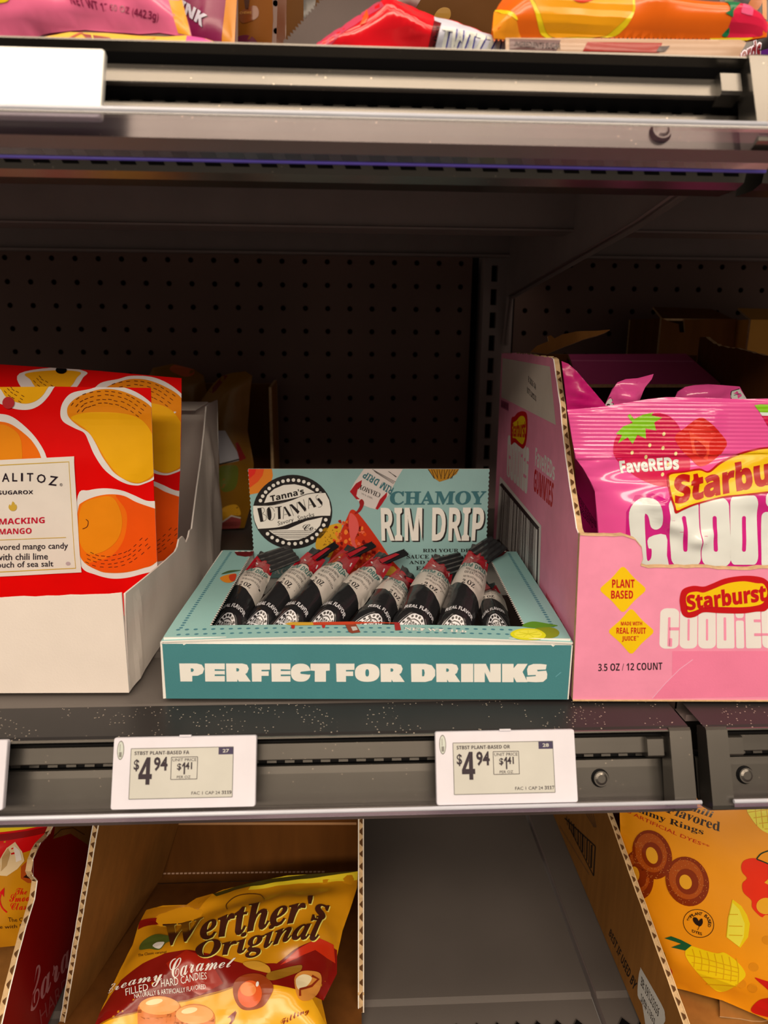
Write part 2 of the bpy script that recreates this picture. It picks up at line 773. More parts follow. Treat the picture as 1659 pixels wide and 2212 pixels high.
# upright post with its double row of slots
up = thing('gondola_upright', 'dark slotted steel post between the two perforated back panels', 'post', (UPX, WALL - .01, -.30))
g = G()
yf = WALL - .0155
xs = [-.0235, -.0075, -.0025, .0025, .0075, .0235]
z = -.30
while z < .60:
    for a, b, hole in ((-.0150, -.0065, 0), (-.0065, .0005, 1), (.0005, .0195, 0)):
        q = lambda x, z_, d=0: V((UPX + x, yf + d, z_))
        if hole:
            z0, z1 = z + .004, z + .0214
            g.face([q(a, z), q(b, z), q(b, z0), q(a, z0)], STEEL)
            g.face([q(a, z1), q(b, z1), q(b, z + PITCHM), q(a, z + PITCHM)], STEEL)
            g.face([q(a, z0, .008), q(b, z0, .008), q(b, z1, .008), q(a, z1, .008)], BLACK)
            for p1, p2 in (((a, z0), (b, z0)), ((b, z0), (b, z1)), ((b, z1), (a, z1)), ((a, z1), (a, z0))):
                g.face([q(*p1), q(*p2), q(*p2, .008), q(*p1, .008)], STEEL)
        else:
            g.face([q(a, z), q(b, z), q(b, z + PITCHM), q(a, z + PITCHM)], STEEL)
    z += PITCHM
for sx in (-1, 1):
    x = UPX + (-.0150, .0195)[sx > 0]
    g.face([(x, yf, -.30), (x, WALL + .02, -.30), (x, WALL + .02, z), (x, yf, z)], STEEL)
g.build('post', up)

# ---- shelves: nose point, rail direction
NY, RT24 = .339, math.radians(24)
RD = V((0, -math.sin(RT24), -math.cos(RT24)))     # down along the rail
RN = V((0, -math.cos(RT24), math.sin(RT24)))      # out of the rail


def rp(z, s_, n):
    """(Y, z) of a rail point: s_ down from the nose, n outwards."""
    p = V((0, NY, z - .002)) + RD * s_ + RN * n
    return (p.y, p.z)


def rail_pan(z, n=0.0):
    return Pan((0, *rp(z, 0, n)), (1, 0, 0), -RD)


def shelf(label, x0, x1, z, bracket=False, right_cap=True, left_cap=False, rivets=(), front=True, guard_end=None):
    t = thing('gondola_shelf', label, 'shelf', ((x0 + x1) / 2, NY, z), 'steel gondola shelves')
    # deck with a raised front step and a row of notched fence slots
    ds = 0 if front else .026
    fy = .4 if front else .3875
    g = G()
    g.sweep([(.834, z - .012), (.834, z), (.440 - ds, z), (.436 - ds, z - .0022), (.376, z - .0022), (.374, z - .003), (.374, z - .012)], x0, x1, DECKM)
    g.sweep([(.36, z - .006), (.36, z - .010), (.834, z - .010)], x0, x1, STEEL)
    g.box((x0, .374, z - .012), (x0 + .0012, .834, z - .0024), STEEL)
    g.box((x1 - .0012, .374, z - .012), (x1, .834, z - .0024), STEEL)
    d = g.build('deck', t)
    if not front:
        g = G()
        x = x0 + .012
        while x < x1 - .012:
            pts = [(x - .0062, fy), (x, fy + .0075), (x + .0062, fy), (x, fy - .0075)]
            for k in range(4):
                a, b = pts[k], pts[(k + 1) % 4]
                g.face([(a[0], a[1], z - .0018), (b[0], b[1], z - .0018), (x + (b[0] - x) * .78, fy + (b[1] - fy) * .78, z - .0006), (x + (a[0] - x) * .78, fy + (a[1] - fy) * .78, z - .0006)], DECKM)
            g.face([(x + (a - x) * .78, fy + (b - fy) * .78, z - .0008) for a, b in pts], BLACK)
            x += .0142
        g.build('fence_slots', d)
    # nose: the dusty front ledge, then the price rail
    g = G()
    nose = [(.374, z - .0035), (.372, z - .0015), (.3415, z - .0015), (.3395, z - .0022), rp(z, .0004, .0004), rp(z, .0012, .0004), rp(z, .0018, -.0045), rp(z, .0036, -.0100)]
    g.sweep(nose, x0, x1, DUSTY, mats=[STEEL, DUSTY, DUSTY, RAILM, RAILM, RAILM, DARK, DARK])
    g.build('front_ledge', t)
    g = G()
    rail = [(.0036, -.0100), (.0044, -.0098), (.0044, -.0084), (.0049, -.0077), (.0090, -.0077), (.0130, -.0077), (.0135, -.0083), (.0138, -.0095), (.0139, -.0185), (.0166, -.0188),
            (.0170, -.0148), (.0176, -.0140), (.0215, -.0139), (.0300, -.0139), (.0380, -.0139), (.0408, -.0137), (.0416, -.0120), (.0430, -.0030), (.0424, -.012)]
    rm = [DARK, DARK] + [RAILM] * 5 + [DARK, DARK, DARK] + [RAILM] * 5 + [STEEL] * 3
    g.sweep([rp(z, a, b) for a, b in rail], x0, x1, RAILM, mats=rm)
    pr = g.build('price_rail', t)
    g = G()
    P = rail_pan(z)
    x = x0 + .006
    while x < x1 - .02:                      # slotted strip inside the rail
        g.box((x, -.0163, -.0187), (x + .0052, -.0140, -.0172), RAILM, P)
        x += .0098
    g.build('slotted_strip', pr)
    for x in rivets:
        g = G()
        c = [P.at(*q, -.0138) for q in ell(x, -.0272, .0050, n=20)]
        c2 = [P.at(*q, -.0116) for q in ell(x, -.0272, .0041, n=20)]
        c3 = [P.at(*q, -.0116) for q in ell(x, -.0272, .0034, n=20)]
        c4 = [P.at(*q, -.0110) for q in ell(x, -.0272, .0022, n=20)]
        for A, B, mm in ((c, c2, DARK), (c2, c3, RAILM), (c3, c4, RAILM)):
            for k in range(20):
                n = (k + 1) % 20
                g.face([A[k], A[n], B[n], B[k]], mm, False)
        g.face(c4, RAILM)
        g.build('rivet', pr)
    for cap, xe, sg in ((right_cap, x1, -1), (left_cap, x0, 1)):
        if not cap:
            continue
        xa, xb = sorted((xe, xe + sg * .0118))
        g = G()
        pr_ = [rp(z, -.0008, -.009), rp(z, -.0008, .0004), rp(z, .0008, .0016), rp(z, .0395, .0020), rp(z, .0415, .0012), rp(z, .0415, -.012)]
        g.sweep(pr_, xa, xb, RAILM, close=True)
        g.build('end_cap', t)
        xa, xb = sorted((xe + sg * .0135, xe + sg * .0225))
        g = G()
        g.sweep([rp(z, a, b) for a, b in ((.0046, -.012), (.0046, -.0045), (.0056, -.0032), (.0142, -.0032), (.0152, -.0045), (.0152, -.012))], xa, xb, RAILM, close=True)
        g.build('rail_clip', t)
    # clear guard strip along the rail foot
    ge = guard_end if guard_end is not None else (x0, x1)
    A, B = rp(z, .0368, .0050), rp(z, .0396, .0056)
    C = (B[0] + .0186, B[1] - .0122)
    g = G()
    g.sweep([A, B, (B[0] + .0015, B[1] - .0009), C], ge[0], ge[1], CLEAR)
    gs = g.build('guard_strip', t, 'clear violet-tinted plastic strip')
    g = G()
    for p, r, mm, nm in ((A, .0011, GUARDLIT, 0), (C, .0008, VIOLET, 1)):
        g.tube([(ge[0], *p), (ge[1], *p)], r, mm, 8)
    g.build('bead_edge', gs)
    # folded front flange, stiffening beam and rear lip underneath
    g = G()
    g.sweep([rp(z, .0424, -.012), (.349, z - .042), (.351, z - .0500), (.358, z - .0520), (.374, z - .0520), (.374, z - .010)], x0, x1, RAILM)
    x = x0 + .004
    while x < x1 - .006:
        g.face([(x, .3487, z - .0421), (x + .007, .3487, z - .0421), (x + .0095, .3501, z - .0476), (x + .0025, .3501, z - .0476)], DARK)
        x += .0125
    g.build('front_flange', t)
    g = G()
    bx1 = x1 - .004 if right_cap else x1
    g.box((x0 + .003, .596, z - .0385), (bx1, .622, z - .0095), STEEL)
    g.box((x0 + .003, .593, z - .0400), (bx1, .624, z - .0385), STEEL)
    g.build('stiffening_beam', t)
    g = G()
    g.box((x0, .832, z - .034), (x1, .8345, z - .009), STEEL)
    g.box((x0, .824, z - .0365), (x1, .8348, z - .034), STEEL)
    g.build('rear_lip', t)
    if bracket:
        for sx, pts in bracket:
            g = G()
            out = [(y, zz) for y, zz in pts]
            pn = Pan((sx, 0, z), (0, -1, 0), (0, 0, 1))
            g.slab(pn, [(-y, zz) for y, zz in out], .0025, STEEL)
            # turned-out lower edge
            for (ya, za), (yb, zb_) in zip(out[1:4], out[2:5]):
                g.face([(sx - .0025, ya, z + za), (sx + .004, ya, z + za), (sx + .004, yb, z + zb_), (sx - .0025, yb, z + zb_)], STEEL)
                g.face([(sx + .004, ya, z + za + .001), (sx + .004, yb, z + zb_ + .001), (sx + .004, yb, z + zb_ - .003), (sx + .004, ya, z + za - .003)], STEEL)
            g.build('bracket', t)
    return t


XR = onZ(1464, 1545, -.002).x                # right end of the left bay's shelves
XL = onZ(1508, 1560, -.002).x + .0005        # left end of the right bay's shelves
Z_TOP, Z_LOW = .3245, -.262
BRP = [onX(*p, XR - .006) for p in ((1086, 745), (1100, 640), (1378, 478), (1492, 398))]
br = lambda sx: [(sx, [(.8345, -.010)] + [(min(.8345, p.y), p.z - Z_TOP) for p in BRP] + [(.370, -.010)])]
rv = rail_pan(0).uv(1313, 1653)[0]
shelf('upper dark steel shelf overhead, sweets lying on it, purple guard strip along its front', -.62, XR, Z_TOP, br(XR - .006), rivets=(rv, rv - .42), guard_end=(-.62, XR + .0015))
shelf('short stretch of upper steel shelf at the right edge, beyond the bracket', XL, .60, Z_TOP, None, right_cap=False, guard_end=(XL + .010, .60))
shelf('dusty middle steel shelf carrying the teal tray, the white tray and the pink carton', -.62, XR, 0.0, br(XR - .006), rivets=(rv, rv - .42), guard_end=(-.62, XR + .001))
shelf('short stretch of dusty steel shelf at the right edge, past the rail gap', XL, .60, 0.0, None, right_cap=False, left_cap=True, rivets=(rail_pan(0).uv(1636, 1655)[0],), guard_end=(XL + .010, .60))
XS = onZ(1146, 1756, Z_LOW).x
XS2 = onZ(1302, 2207, Z_LOW).x
shelf('empty bare bottom shelf deck between two cartons', -.62, XS2 - .001, Z_LOW, None, right_cap=False, front=False)
shelf('bottom shelf deck under the kraft carton of orange bags', XS2 + .003, .60, Z_LOW, None, right_cap=False, front=False)

# ================================================================ electronic price tags on the rails
WHITE = mat('white_tag_plastic', (222, 202, 192), rough=.4, spec=.5, coat=.2)
SCREEN = mat('pale_epaper', (198, 182, 158), rough=.45, spec=.45, var=.05)
TINK = mat('epaper_black', (44, 30, 36), rough=.5, spec=.4)


def price_tag(label, quad, z, lines=None, item=None, glossy=False):
    P = rail_pan(z, .0038)
    q = [P.uv(*p) for p in quad]
    x0, x1 = (q[0][0] + q[3][0]) / 2, (q[1][0] + q[2][0]) / 2
    y1, y0 = min(.0012, (q[0][1] + q[1][1]) / 2), max((q[2][1] + q[3][1]) / 2, -.0396)
    t = thing('electronic_price_tag', label, 'price tag', P.at((x0 + x1) / 2, y0, -.004), 'electronic price tags')
    g = G()
    w_, h_ = x1 - x0, y1 - y0
    r = .0012
    out = []
    for cx_, cy_, a in ((x1 - r, y0 + r, -1.57), (x1 - r, y1 - r, 0), (x0 + r, y1 - r, 1.57), (x0 + r, y0 + r, 3.14)):
        out += [(cx_ + r * math.cos(a + k * .39), cy_ + r * math.sin(a + k * .39)) for k in range(5)]
    mb = mat('glossy_white_tag', (236, 230, 226), rough=.16, spec=.6, coat=.5) if glossy else WHITE
    ins = [((a - (x0 + x1) / 2) * .992 + (x0 + x1) / 2, (b - (y0 + y1) / 2) * .985 + (y0 + y1) / 2) for a, b in out]
    g.slab(P, out, .0024, mb, n0=-.0006)
    n = len(out)
    for k in range(n):
        j = (k + 1) % n
        g.face([P.at(*out[k], -.0006), P.at(*out[j], -.0006), P.at(*ins[j], 0), P.at(*ins[k], 0)], mb)
    g.face([P.at(*p) for p in ins], mb)
    g.build('housing', t)
    at = lambda a, b: (x0 + w_ * a, y1 - h_ * b)
    if lines is None:
        return t
    g = G()
    s = Surf(g, P, eps=.00008)
    sc = [at(.125, .155), at(.838, .155), at(.838, .855), at(.125, .855)]
    s.uvpoly(sc, SCREEN, 2)
    fr = [(a * 1.0, b) for a, b in sc]
    for k in range(4):
        s.polys([], TINK)
        for p in stroke([fr[k], fr[(k + 1) % 4]], .00035):
            s.uvpoly(p, mat('screen_rim', (120, 110, 98), rough=.5), 3)

    def T(tx, a0, b0, a1, b1, st='', bold=0.0, mt=TINK):
        s.text(tx, (at(a0, b0), at(a1, b0), at(a1, b1), at(a0, b1)), mt, 4, st, bold, uv=True)
    A, B, C_, D = lines
    T(A, .150, .195, .530, .245, 'sb')
    s.uvpoly([at(.735, .155), at(.838, .155), at(.838, .26), at(.735, .26)], mat('epaper_navy', (52, 40, 66), rough=.5), 3)
    T(B, .765, .185, .808, .232, '', .02, SCREEN)
    T('$', .150, .31, .185, .47, '', .02)
    T('4', .185, .285, .275, .655, 'sb', .01)
    T('94', .290, .285, .380, .465, '', .03)
    bx = [at(.408, .285), at(.590, .285), at(.590, .595), at(.408, .595)]
    for k in range(4):
        for p in stroke([bx[k], bx[(k + 1) % 4]], .00028):
            s.uvpoly(p, TINK, 4)
    T('UNIT PRICE', .416, .303, .582, .345)
    T('$', .450, .375, .478, .475, '', .02)
    T('1', .484, .362, .505, .525, 'sb', .01)
    T('41', .508, .362, .552, .455, '', .03)
    T('PER OZ', .450, .545, .545, .582)
    T(C_, .555, .768, .752, .812)
    T(D, .765, .765, .832, .812, 'rb', .01)
    g.build('screen', t, 'pale e-paper price display')
    g = G()
    s = Surf(g, P, eps=.00008)
    lens = [at(.036 + .030 * (1 + math.cos(a)) - .006, .125 + (.075 if math.sin(a) > 0 else -.02) * 1 + .055 * math.sin(a) + .05) for a in [k * .2618 for k in range(24)]]
    s.uvpoly([at(*p) for p in ell(.052, .175, .0245, .135, n=24)], mat('tag_lens_rim', (110, 98, 86), rough=.4), 1)
    s.uvpoly([at(*p) for p in ell(.052, .175, .020, .122, n=24)], mat('tag_lens_clear', (206, 196, 170), rough=.15, coat=.5), 2)
    s.uvpoly([at(.043, .20), at(.061, .20), at(.061, .27), at(.043, .27)], mat('tag_lens_core', (126, 116, 100), rough=.4), 3)
    s.uvpoly([at(.046, .09), at(.050, .09), at(.050, .19), at(.046, .19)], mat('tag_lens_core', (126, 116, 100), rough=.4), 3)
    g.build('indicator_window', t)
    g = G()
    c = at(.5, 0)
    g.box((c[0] - .003, c[1], -.0006), (c[0] + .003, c[1] + .0009, .0006), WHITE, P)
    g.build('release_tab', t)
    return t


price_tag('white electronic price tag numbered 27, under the teal tray\'s left end', [(246, 1588), (557, 1583), (549, 1744), (238, 1749)], 0.0, ('STBST PLANT-BASED FA', '27', 'FAC 1 CAP 24', '3119'))
price_tag('white electronic price tag numbered 28, under the teal tray\'s right end', [(939, 1579), (1240, 1574), (1250, 1734), (944, 1740)], 0.0, ('STBST PLANT-BASED OR', '28', 'FAC 1 CAP 24', '3117'))
price_tag('sliver of a white price tag cut off at the left edge of the middle rail', [(-290, 1597), (17, 1591), (6, 1752), (-300, 1757)], 0.0)
price_tag('blank white glossy price tag at the upper left, on the upper rail', [(-200, 96), (231, 103), (212, 262), (-218, 255)], Z_TOP, glossy=True)

# ================================================================ white tray of mango sweets (left)


def K(ox, oy, s):
    """Coordinates read off an enlarged view of the photograph."""
    return lambda pts: [(ox + x / s, oy + y / s) for x, y in pts]


def K1(ox, oy, s):
    return lambda x, y: (ox + x / s, oy + y / s)


def dashes(s, path, rows, gap, dl, wd, mt, layer, skip=1.0, seed=3):
    """Rows of short dashes following a curve (pixel coordinates)."""
    r = random.Random(seed)
    path = sm(path, 8, False)
    for k in range(rows):
        acc = r.random() * dl
        for (x0, y0), (x1, y1) in zip(path, path[1:]):
            L_ = math.hypot(x1 - x0, y1 - y0) or 1
            acc += L_
            if acc > dl * 1.7:
                acc = 0
                nx, ny = -(y1 - y0) / L_, (x1 - x0) / L_
                ux, uy = (x1 - x0) / L_, (y1 - y0) / L_
                cx_, cy_ = x0 + nx * gap * k + r.uniform(-1, 1), y0 + ny * gap * k + r.uniform(-1, 1)
                s.line([(cx_ - ux * dl / 2, cy_ - uy * dl / 2), (cx_ + ux * dl / 2, cy_ + uy * dl / 2)], wd, mt, layer)


WCARD = paper('white_coated_card', (232, 205, 178), rough=.5, var=.03, vscale=30)
WCARDI = paper('white_card_inner', (214, 188, 164), rough=.6)
WEDGE = paper('white_card_torn_edge', (240, 226, 210), rough=.8)

wa, wl, wb = onZ(279, 1498, 0), onZ(0, 1499, 0), onZ(482, 1193, 0)
ux = (wa - wl).normalized()
uy = (wb - wa).normalized()
tray = thing('display_tray', 'white card display tray with a torn front, holding the mango pouches', 'display box', wa - ux * .12 + uy * .12)
g = G()
PF = Pan(wa, ux, (0, 0, 1))
fr = [PF.uv(*p) for p in ((268, 1281), (200, 1285), (100, 1288), (0, 1292))]
out = [(-.235, .0005), (0, .0005), (.0005, fr[0][1])] + jag(fr + [(-.235, fr[-1][1] + .001)], .0004, .006, 4)[1:]
g.slab(PF, out, .0011, WCARD, WCARDI, WEDGE)
g.build('front_panel', tray)
g = G()
PS = Pan(wa, uy, (0, 0, 1))
tear = [(285, 1270), (312, 1249), (338, 1228), (358, 1210), (378, 1192), (383, 1182), (387, 1165), (394, 1158), (398, 1164), (401, 1172), (406, 1160), (409, 1146), (414, 1142), (425, 1060), (436, 985), (441, 930), (446, 878), (456, 870), (470, 864)]
so = [(0, .0005)] + [(.262, .0005), PS.uv(470, 864)] + [PS.uv(*p) for p in tear[::-1][1:]] + [PS.uv(270, 1282)]


def side_h(u, v):
    a, b = PS.uv(448, 960), PS.uv(481, 1150)
    c, d = PS.uv(452, 1010), PS.uv(456, 1270)
    return crease(u, v, [(a, b, .0030, .012), (c, d, .0016, .010), (PS.uv(300, 1300), PS.uv(300, 1490), .0010, .006)]) + .0008 * fbm(u, v, 14, 3)


s = Surf(g, PS, side_h, .006, .006)
s.base(so, WCARD, None, 1.0, False)
s2 = Surf(g, PS.off(-.0011), side_h, .006, .006)
s2.base(so, WCARDI, None, 1.0, False)
n = len(so)
for k in range(n):
    a, b = so[k], so[(k + 1) % n]
    g.face([PS.at(*a, s.H(*a)), PS.at(*b, s.H(*b)), PS.at(*b, s.H(*b) - .0011), PS.at(*a, s.H(*a) - .0011)], WEDGE)
s.uvpoly([(0.0, .001), (.0022, .001), (.0028, .010), (.0006, .012)], WEDGE, 2)
g.build('side_panel', tray)
g = G()
B = wa + uy * .258
PB = Pan(B, ux, (0, 0, 1))
hb = PS.uv(470, 864)[1]
g.slab(PB, [(-.235, .0005), (-.0012, .0005), (-.0012, hb), (-.235, hb + .002)], .0011, WCARDI, WCARD, WEDGE)
g.slab(Pan(B + V((0, 0, hb)), ux, uy * -.8 + V((0, 0, -.45))), [(-.233, 0), (-.003, 0), (-.012, .012), (-.225, .012)], .001, WCARDI, WCARD, WEDGE)
g.build('back_panel', tray)
g = G()
g.slab(Pan(wa + V((0, 0, .0012)), ux, uy), [(-.235, .001), (-.0012, .001), (-.0012, .256), (-.235, .256)], .0010, WCARDI, WCARD, WEDGE)
g.build('tray_floor', tray)

RED = film('matte_red_pouch_film', (228, 0, 0), rough=.55, coat=.0, spec=.06, bscale=60)
PWHITE = film('pouch_white_print', (232, 212, 192), rough=.55, coat=.0, spec=.06)
PYEL = film('pouch_yellow_print', (242, 164, 16), rough=.55, coat=.0, spec=.06)
PORA = film('pouch_orange_print', (234, 130, 16), rough=.55, coat=.0, spec=.06)
PDEEP = film('pouch_deep_orange_print', (238, 80, 12), rough=.55, coat=.0, spec=.06)
PMID = film('pouch_mid_orange_print', (240, 106, 14), rough=.55, coat=.0, spec=.06)
PMARK = film('pouch_brown_mark', (92, 34, 18), rough=.55, coat=.0, spec=.06)
CREAM = film('pouch_cream_label', (232, 210, 184), rough=.6, coat=.0, spec=.06)
GOLD = film('pouch_gold_line', (206, 160, 50), rough=.4, coat=.05)
PINK_BK = film('pouch_black_print', (38, 26, 32), rough=.6, coat=.0, spec=.06)
PREDT = film('pouch_red_text', (196, 22, 44), rough=.6, coat=.0, spec=.06)


def mango_pouch(label, pan, outline, dx, dy, sc, creases, zb, full=True):
    t = thing('sweet_pouch', label, 'pouch', V((pan.at(*pan.uv(150, 1290)).x, pan.o.y, .004)), 'mango pouches in the white tray')
    g = G()
    out = [pan.uv(*p) for p in outline]
    oo = out
    cr = [(pan.uv(*a), pan.uv(*b), h, wd) for a, b, h, wd in creases]
    top = max(p[1] for p in out)

    def hf(u, v):
        d = edge_d((u, v), oo) if inside((u, v), oo) else 0.0
        ff = max(0.0, min(1.0, (top - .016 - v) / .035))
        return (.0085 * ff * ff * (3 - 2 * ff) + .0004) * (1 - math.exp(-d / .020)) + min(1, d / .004) * (crease(u, v, cr) + .0006 * fbm(u, v, 22, zb))
    s = Surf(g, pan, hf, .004, .004, clip=out, eps=.0002)
    s.base(out, RED, RED, -.5)
    k = lambda pts: [(x * sc + dx, y * sc + dy) for x, y in K(0, 760, 2.911)(pts)]
    k1 = lambda x, y: k([(x, y)])[0]
    # fruit shapes: white rim, flesh, lighter flesh, dashes
    s.poly(sm(k([(560, 235), (640, 215), (760, 220), (860, 255), (950, 320), (1010, 400), (1030, 600), (1000, 770), (900, 832), (830, 838), (760, 815), (690, 770), (640, 720), (590, 640), (560, 570), (530, 510), (470, 480), (400, 440), (380, 390), (395, 320), (450, 260)])), PWHITE, 1)
    s.poly(sm(k([(560, 255), (640, 235), (740, 240), (850, 280), (950, 345), (1000, 450), (1005, 620), (975, 770), (900, 820), (840, 825), (780, 800), (720, 760), (680, 710), (640, 650), (600, 570), (560, 510), (500, 470), (450, 430), (425, 390), (430, 340), (480, 290)])), PORA, 2)
    s.poly(sm(k([(450, 410), (560, 380), (760, 385), (880, 420), (950, 500), (990, 620), (968, 760), (900, 815), (840, 820), (760, 785), (690, 710), (640, 630), (590, 545), (540, 485), (490, 450)])), PYEL, 3)
    dashes(s, k([(440, 350), (500, 285), (600, 250), (700, 248), (820, 280), (950, 365)]), 4, 9 * sc, 8 * sc, 1.3 * sc, PMARK, 4)
    s.poly(sm(k([(490, 905), (560, 870), (660, 858), (760, 870), (840, 900), (920, 935), (990, 940), (1100, 960), (1150, 1100), (1100, 1300), (980, 1372), (900, 1395), (800, 1420), (700, 1425), (600, 1400), (515, 1355), (470, 1200)])), PWHITE, 1)
    s.poly(sm(k([(493, 985), (520, 945), (600, 910), (690, 895), (780, 905), (860, 945), (975, 985), (1080, 1020), (1100, 1180), (980, 1325), (900, 1360), (800, 1385), (700, 1390), (620, 1375), (515, 1305), (480, 1150)])), PMID, 2)
    s.poly(sm(k([(730, 905), (780, 905), (860, 945), (975, 985), (1075, 1025), (1095, 1180), (980, 1320), (900, 1355), (800, 1380), (700, 1385), (620, 1370), (560, 1330), (690, 1290), (770, 1200), (800, 1080), (790, 990)])), PDEEP, 3)
    s.poly(sm(k([(520, 960), (600, 920), (700, 910), (752, 980), (770, 1080), (740, 1180), (660, 1250), (560, 1270), (505, 1200), (495, 1080)])), PORA if full else PMID, 3)
    dashes(s, k([(520, 1310), (620, 1350), (720, 1350), (840, 1310), (980, 1190)]), 4, -8 * sc, 8 * sc, 1.3 * sc, PMARK, 4)
    s.line(sm(k([(543, 1052), (557, 1066), (550, 1098), (522, 1112)]), 5, False), 1.6 * sc, PMARK, 4)
    s.poly(sm(k([(-90, 400), (0, 390), (80, 410), (170, 480), (240, 560), (292, 660), (290, 760), (-90, 760)])), PWHITE, 1)
    s.poly(sm(k([(-90, 440), (0, 438), (70, 455), (150, 510), (210, 570), (258, 660), (250, 750), (-90, 750)])), PMID, 2)
    s.poly(sm(k([(-80, 470), (0, 455), (60, 470), (120, 520), (140, 600), (120, 700), (-80, 740)])), PORA, 3)
    s.poly(sm(k([(-60, 200), (-40, 300), (40, 340), (110, 362), (190, 362), (255, 332), (305, 280), (340, 225), (360, 190), (200, 160)])), PWHITE, 1)
    s.poly(sm(k([(-20, 200), (10, 240), (40, 285), (90, 312), (160, 326), (220, 312), (268, 276), (300, 228), (320, 190), (160, 180)])), PYEL, 2)
    dashes(s, k([(20, 235), (60, 275), (130, 318)]), 3, -8 * sc, 7 * sc, 1.3 * sc, PMARK, 3)
    if full:
        s.poly(ell(*k1(57, 320), 13), film('pouch_hole_red', (186, 20, 26), rough=.5), 5)
        s.poly(k([(-400, 700), (470, 656), (516, 1384), (-400, 1432)]), CREAM, 5)
        s.line(k([(-400, 733), (438, 690), (480, 1358), (-400, 1402)]), 2.2, GOLD, 6)
        for ch, x0, x1, y0, y1, r in (('C', -190, -140, 772, 824, 0), ('H', -100, -50, 764, 816, 0), ('A', 20, 64, 762, 814, 0), ('L', 84, 114, 761, 812, 0), ('I', 139, 149, 761, 811, 0), ('T', 176, 214, 761, 811, 0), ('O', 238, 292, 768, 822, 0), ('Z', 316, 364, 778, 834, 1)):
            d = 6 * r
            s.text(ch, [k1(x0 + d, y0), k1(x1 + d, y0 + d), k1(x1 - d, y1 + d), k1(x0 - d, y1)], PINK_BK, 7, '', .012)
        s.text('®', k([(380, 824), (399, 824), (399, 843), (380, 843)]), PINK_BK, 7)
        s.text('BY SUGAROX', k([(-75, 872), (214, 868), (214, 892), (-75, 898)]), PINK_BK, 7, 'sb')
        s.poly(sm(k([(86, 938), (98, 950), (100, 962), (106, 956), (112, 972), (108, 988), (96, 997), (78, 997), (64, 986), (60, 970), (68, 956), (74, 966), (80, 952)]), 3), GOLD, 7)
        s.text('LIP-SMACKING', k([(-150, 1052), (286, 1036), (286, 1074), (-150, 1090)]), PREDT, 7, 'sb')
        s.text('MANGO', k([(0, 1110), (204, 1104), (204, 1140), (0, 1146)]), PREDT, 7, 'sb')
        s.line(k([(-300, 1192), (420, 1164)]), 1.3, GOLD, 7)
        s.text('flavored mango candy', k([(-46, 1206), (432, 1196), (432, 1246), (-46, 1258)]), PINK_BK, 7, '', .006)
        s.text('dusted with chili lime', k([(-190, 1270), (306, 1262), (306, 1302), (-190, 1312)]), PINK_BK, 7, '', .006)
        s.text('& a touch of sea salt', k([(-125, 1320), (340, 1310), (340, 1346), (-125, 1358)]), PINK_BK, 7, '', .006)
        s.poly(ell(*k1(433, 1328), 5, 4), film('label_scuff', (190, 158, 150), rough=.7), 7)
    else:
        s.poly(ell(*k1(205, 178), 12, 8), BLACK, 5)
    g.build('pouch_body', t)
    return t


fb_pan = front_pan(0, .05, math.atan2(ux.y, ux.x), o=wa + uy * .094)
mango_pouch('front red mango pouch in the white tray, cream label on its face', fb_pan,
            [(-330, 1330), (339, 1330), (339, 1300), (340, 1228), (334, 1100), (330, 1000), (327, 870), (326, 838), (120, 835), (0, 836), (-330, 842)], 0, 0, 1.0,
            [((160, 892), (326, 895), .0010, .003), ((236, 1000), (262, 1040), .0012, .005), ((262, 1040), (325, 1000), .0010, .006), ((250, 1075), (235, 1130), .0009, .007), ((332, 900), (338, 1200), .0010, .004)], 1.0)
fb2 = front_pan(0, .05, math.atan2(ux.y, ux.x), o=wa + uy * .152)
mango_pouch('rear red mango pouch in the white tray, showing above and right of the front one', fb2,
            [(-330, 1276), (380, 1276), (381, 1193), (385, 1100), (390, 1000), (392, 890), (392, 817), (200, 800), (0, 787), (-330, 770)], 63, -22, 1.0,
            [((330, 890), (392, 893), .0010, .003), ((368, 900), (360, 1180), .0016, .003), ((340, 960), (388, 950), .0012, .006)], 5.0, False)

# ================================================================ teal tray of sauce sachets (centre)
TEAL = paper('teal_board', (70, 122, 116), rough=.45, var=.03, spec=.4)
AQUA = paper('pale_aqua_board', (146, 172, 156), rough=.45, var=.03, spec=.4)
AQUAC = paper('aqua_card', (146, 178, 160), rough=.45, var=.03, spec=.4)
TDOT = ink((66, 116, 120))
TDARK = ink((62, 104, 102))
IVORY = paper('ivory_board_edge', (238, 218, 196), rough=.6)
CREAMP = ink((236, 218, 200))
BLK = ink((34, 28, 26))
MAROON = ink((104, 20, 22))

ta, tb = onZ(357, 1509, .0006), onZ(1228, 1511, .0006)
tx = (tb - ta).normalized()
ty = V((-tx.y, tx.x, 0))
TW = (tb - ta).length
PTF = Pan(ta, tx, (0, 0, 1))
TH = (PTF.uv(346, 1393)[1] + PTF.uv(1231, 1391)[1]) / 2
LZ = TH + .0032                              # lid height at the front
lid0 = onZ(497, 1190, LZ)
TD = (lid0 - ta).dot(ty)
box = thing('counter_display_box', 'teal and aqua open-lid display box holding small sauce sachets', 'display box', ta + tx * TW / 2 + ty * TD / 2)

g = G()
s = Surf(g, PTF, eps=.00008)
out = [(0, 0), (TW, 0), (TW, TH), (TW - .010, TH), (TW - .011, TH - .0010), (TW - .0125, TH), (.0140, TH), (.0125, TH - .0008), (.012, TH), (0, TH)]
g.slab(PTF, out, .0012, TEAL, IVORY, IVORY)


def el_(cx_, cy_, rx, ry, p=2.4, n=28):
    f_ = lambda t: math.copysign(abs(t) ** (2 / p), t)
    return [(cx_ + rx * f_(math.cos(k * 6.28319 / n)), cy_ + ry * f_(math.sin(k * 6.28319 / n))) for k in range(n)]


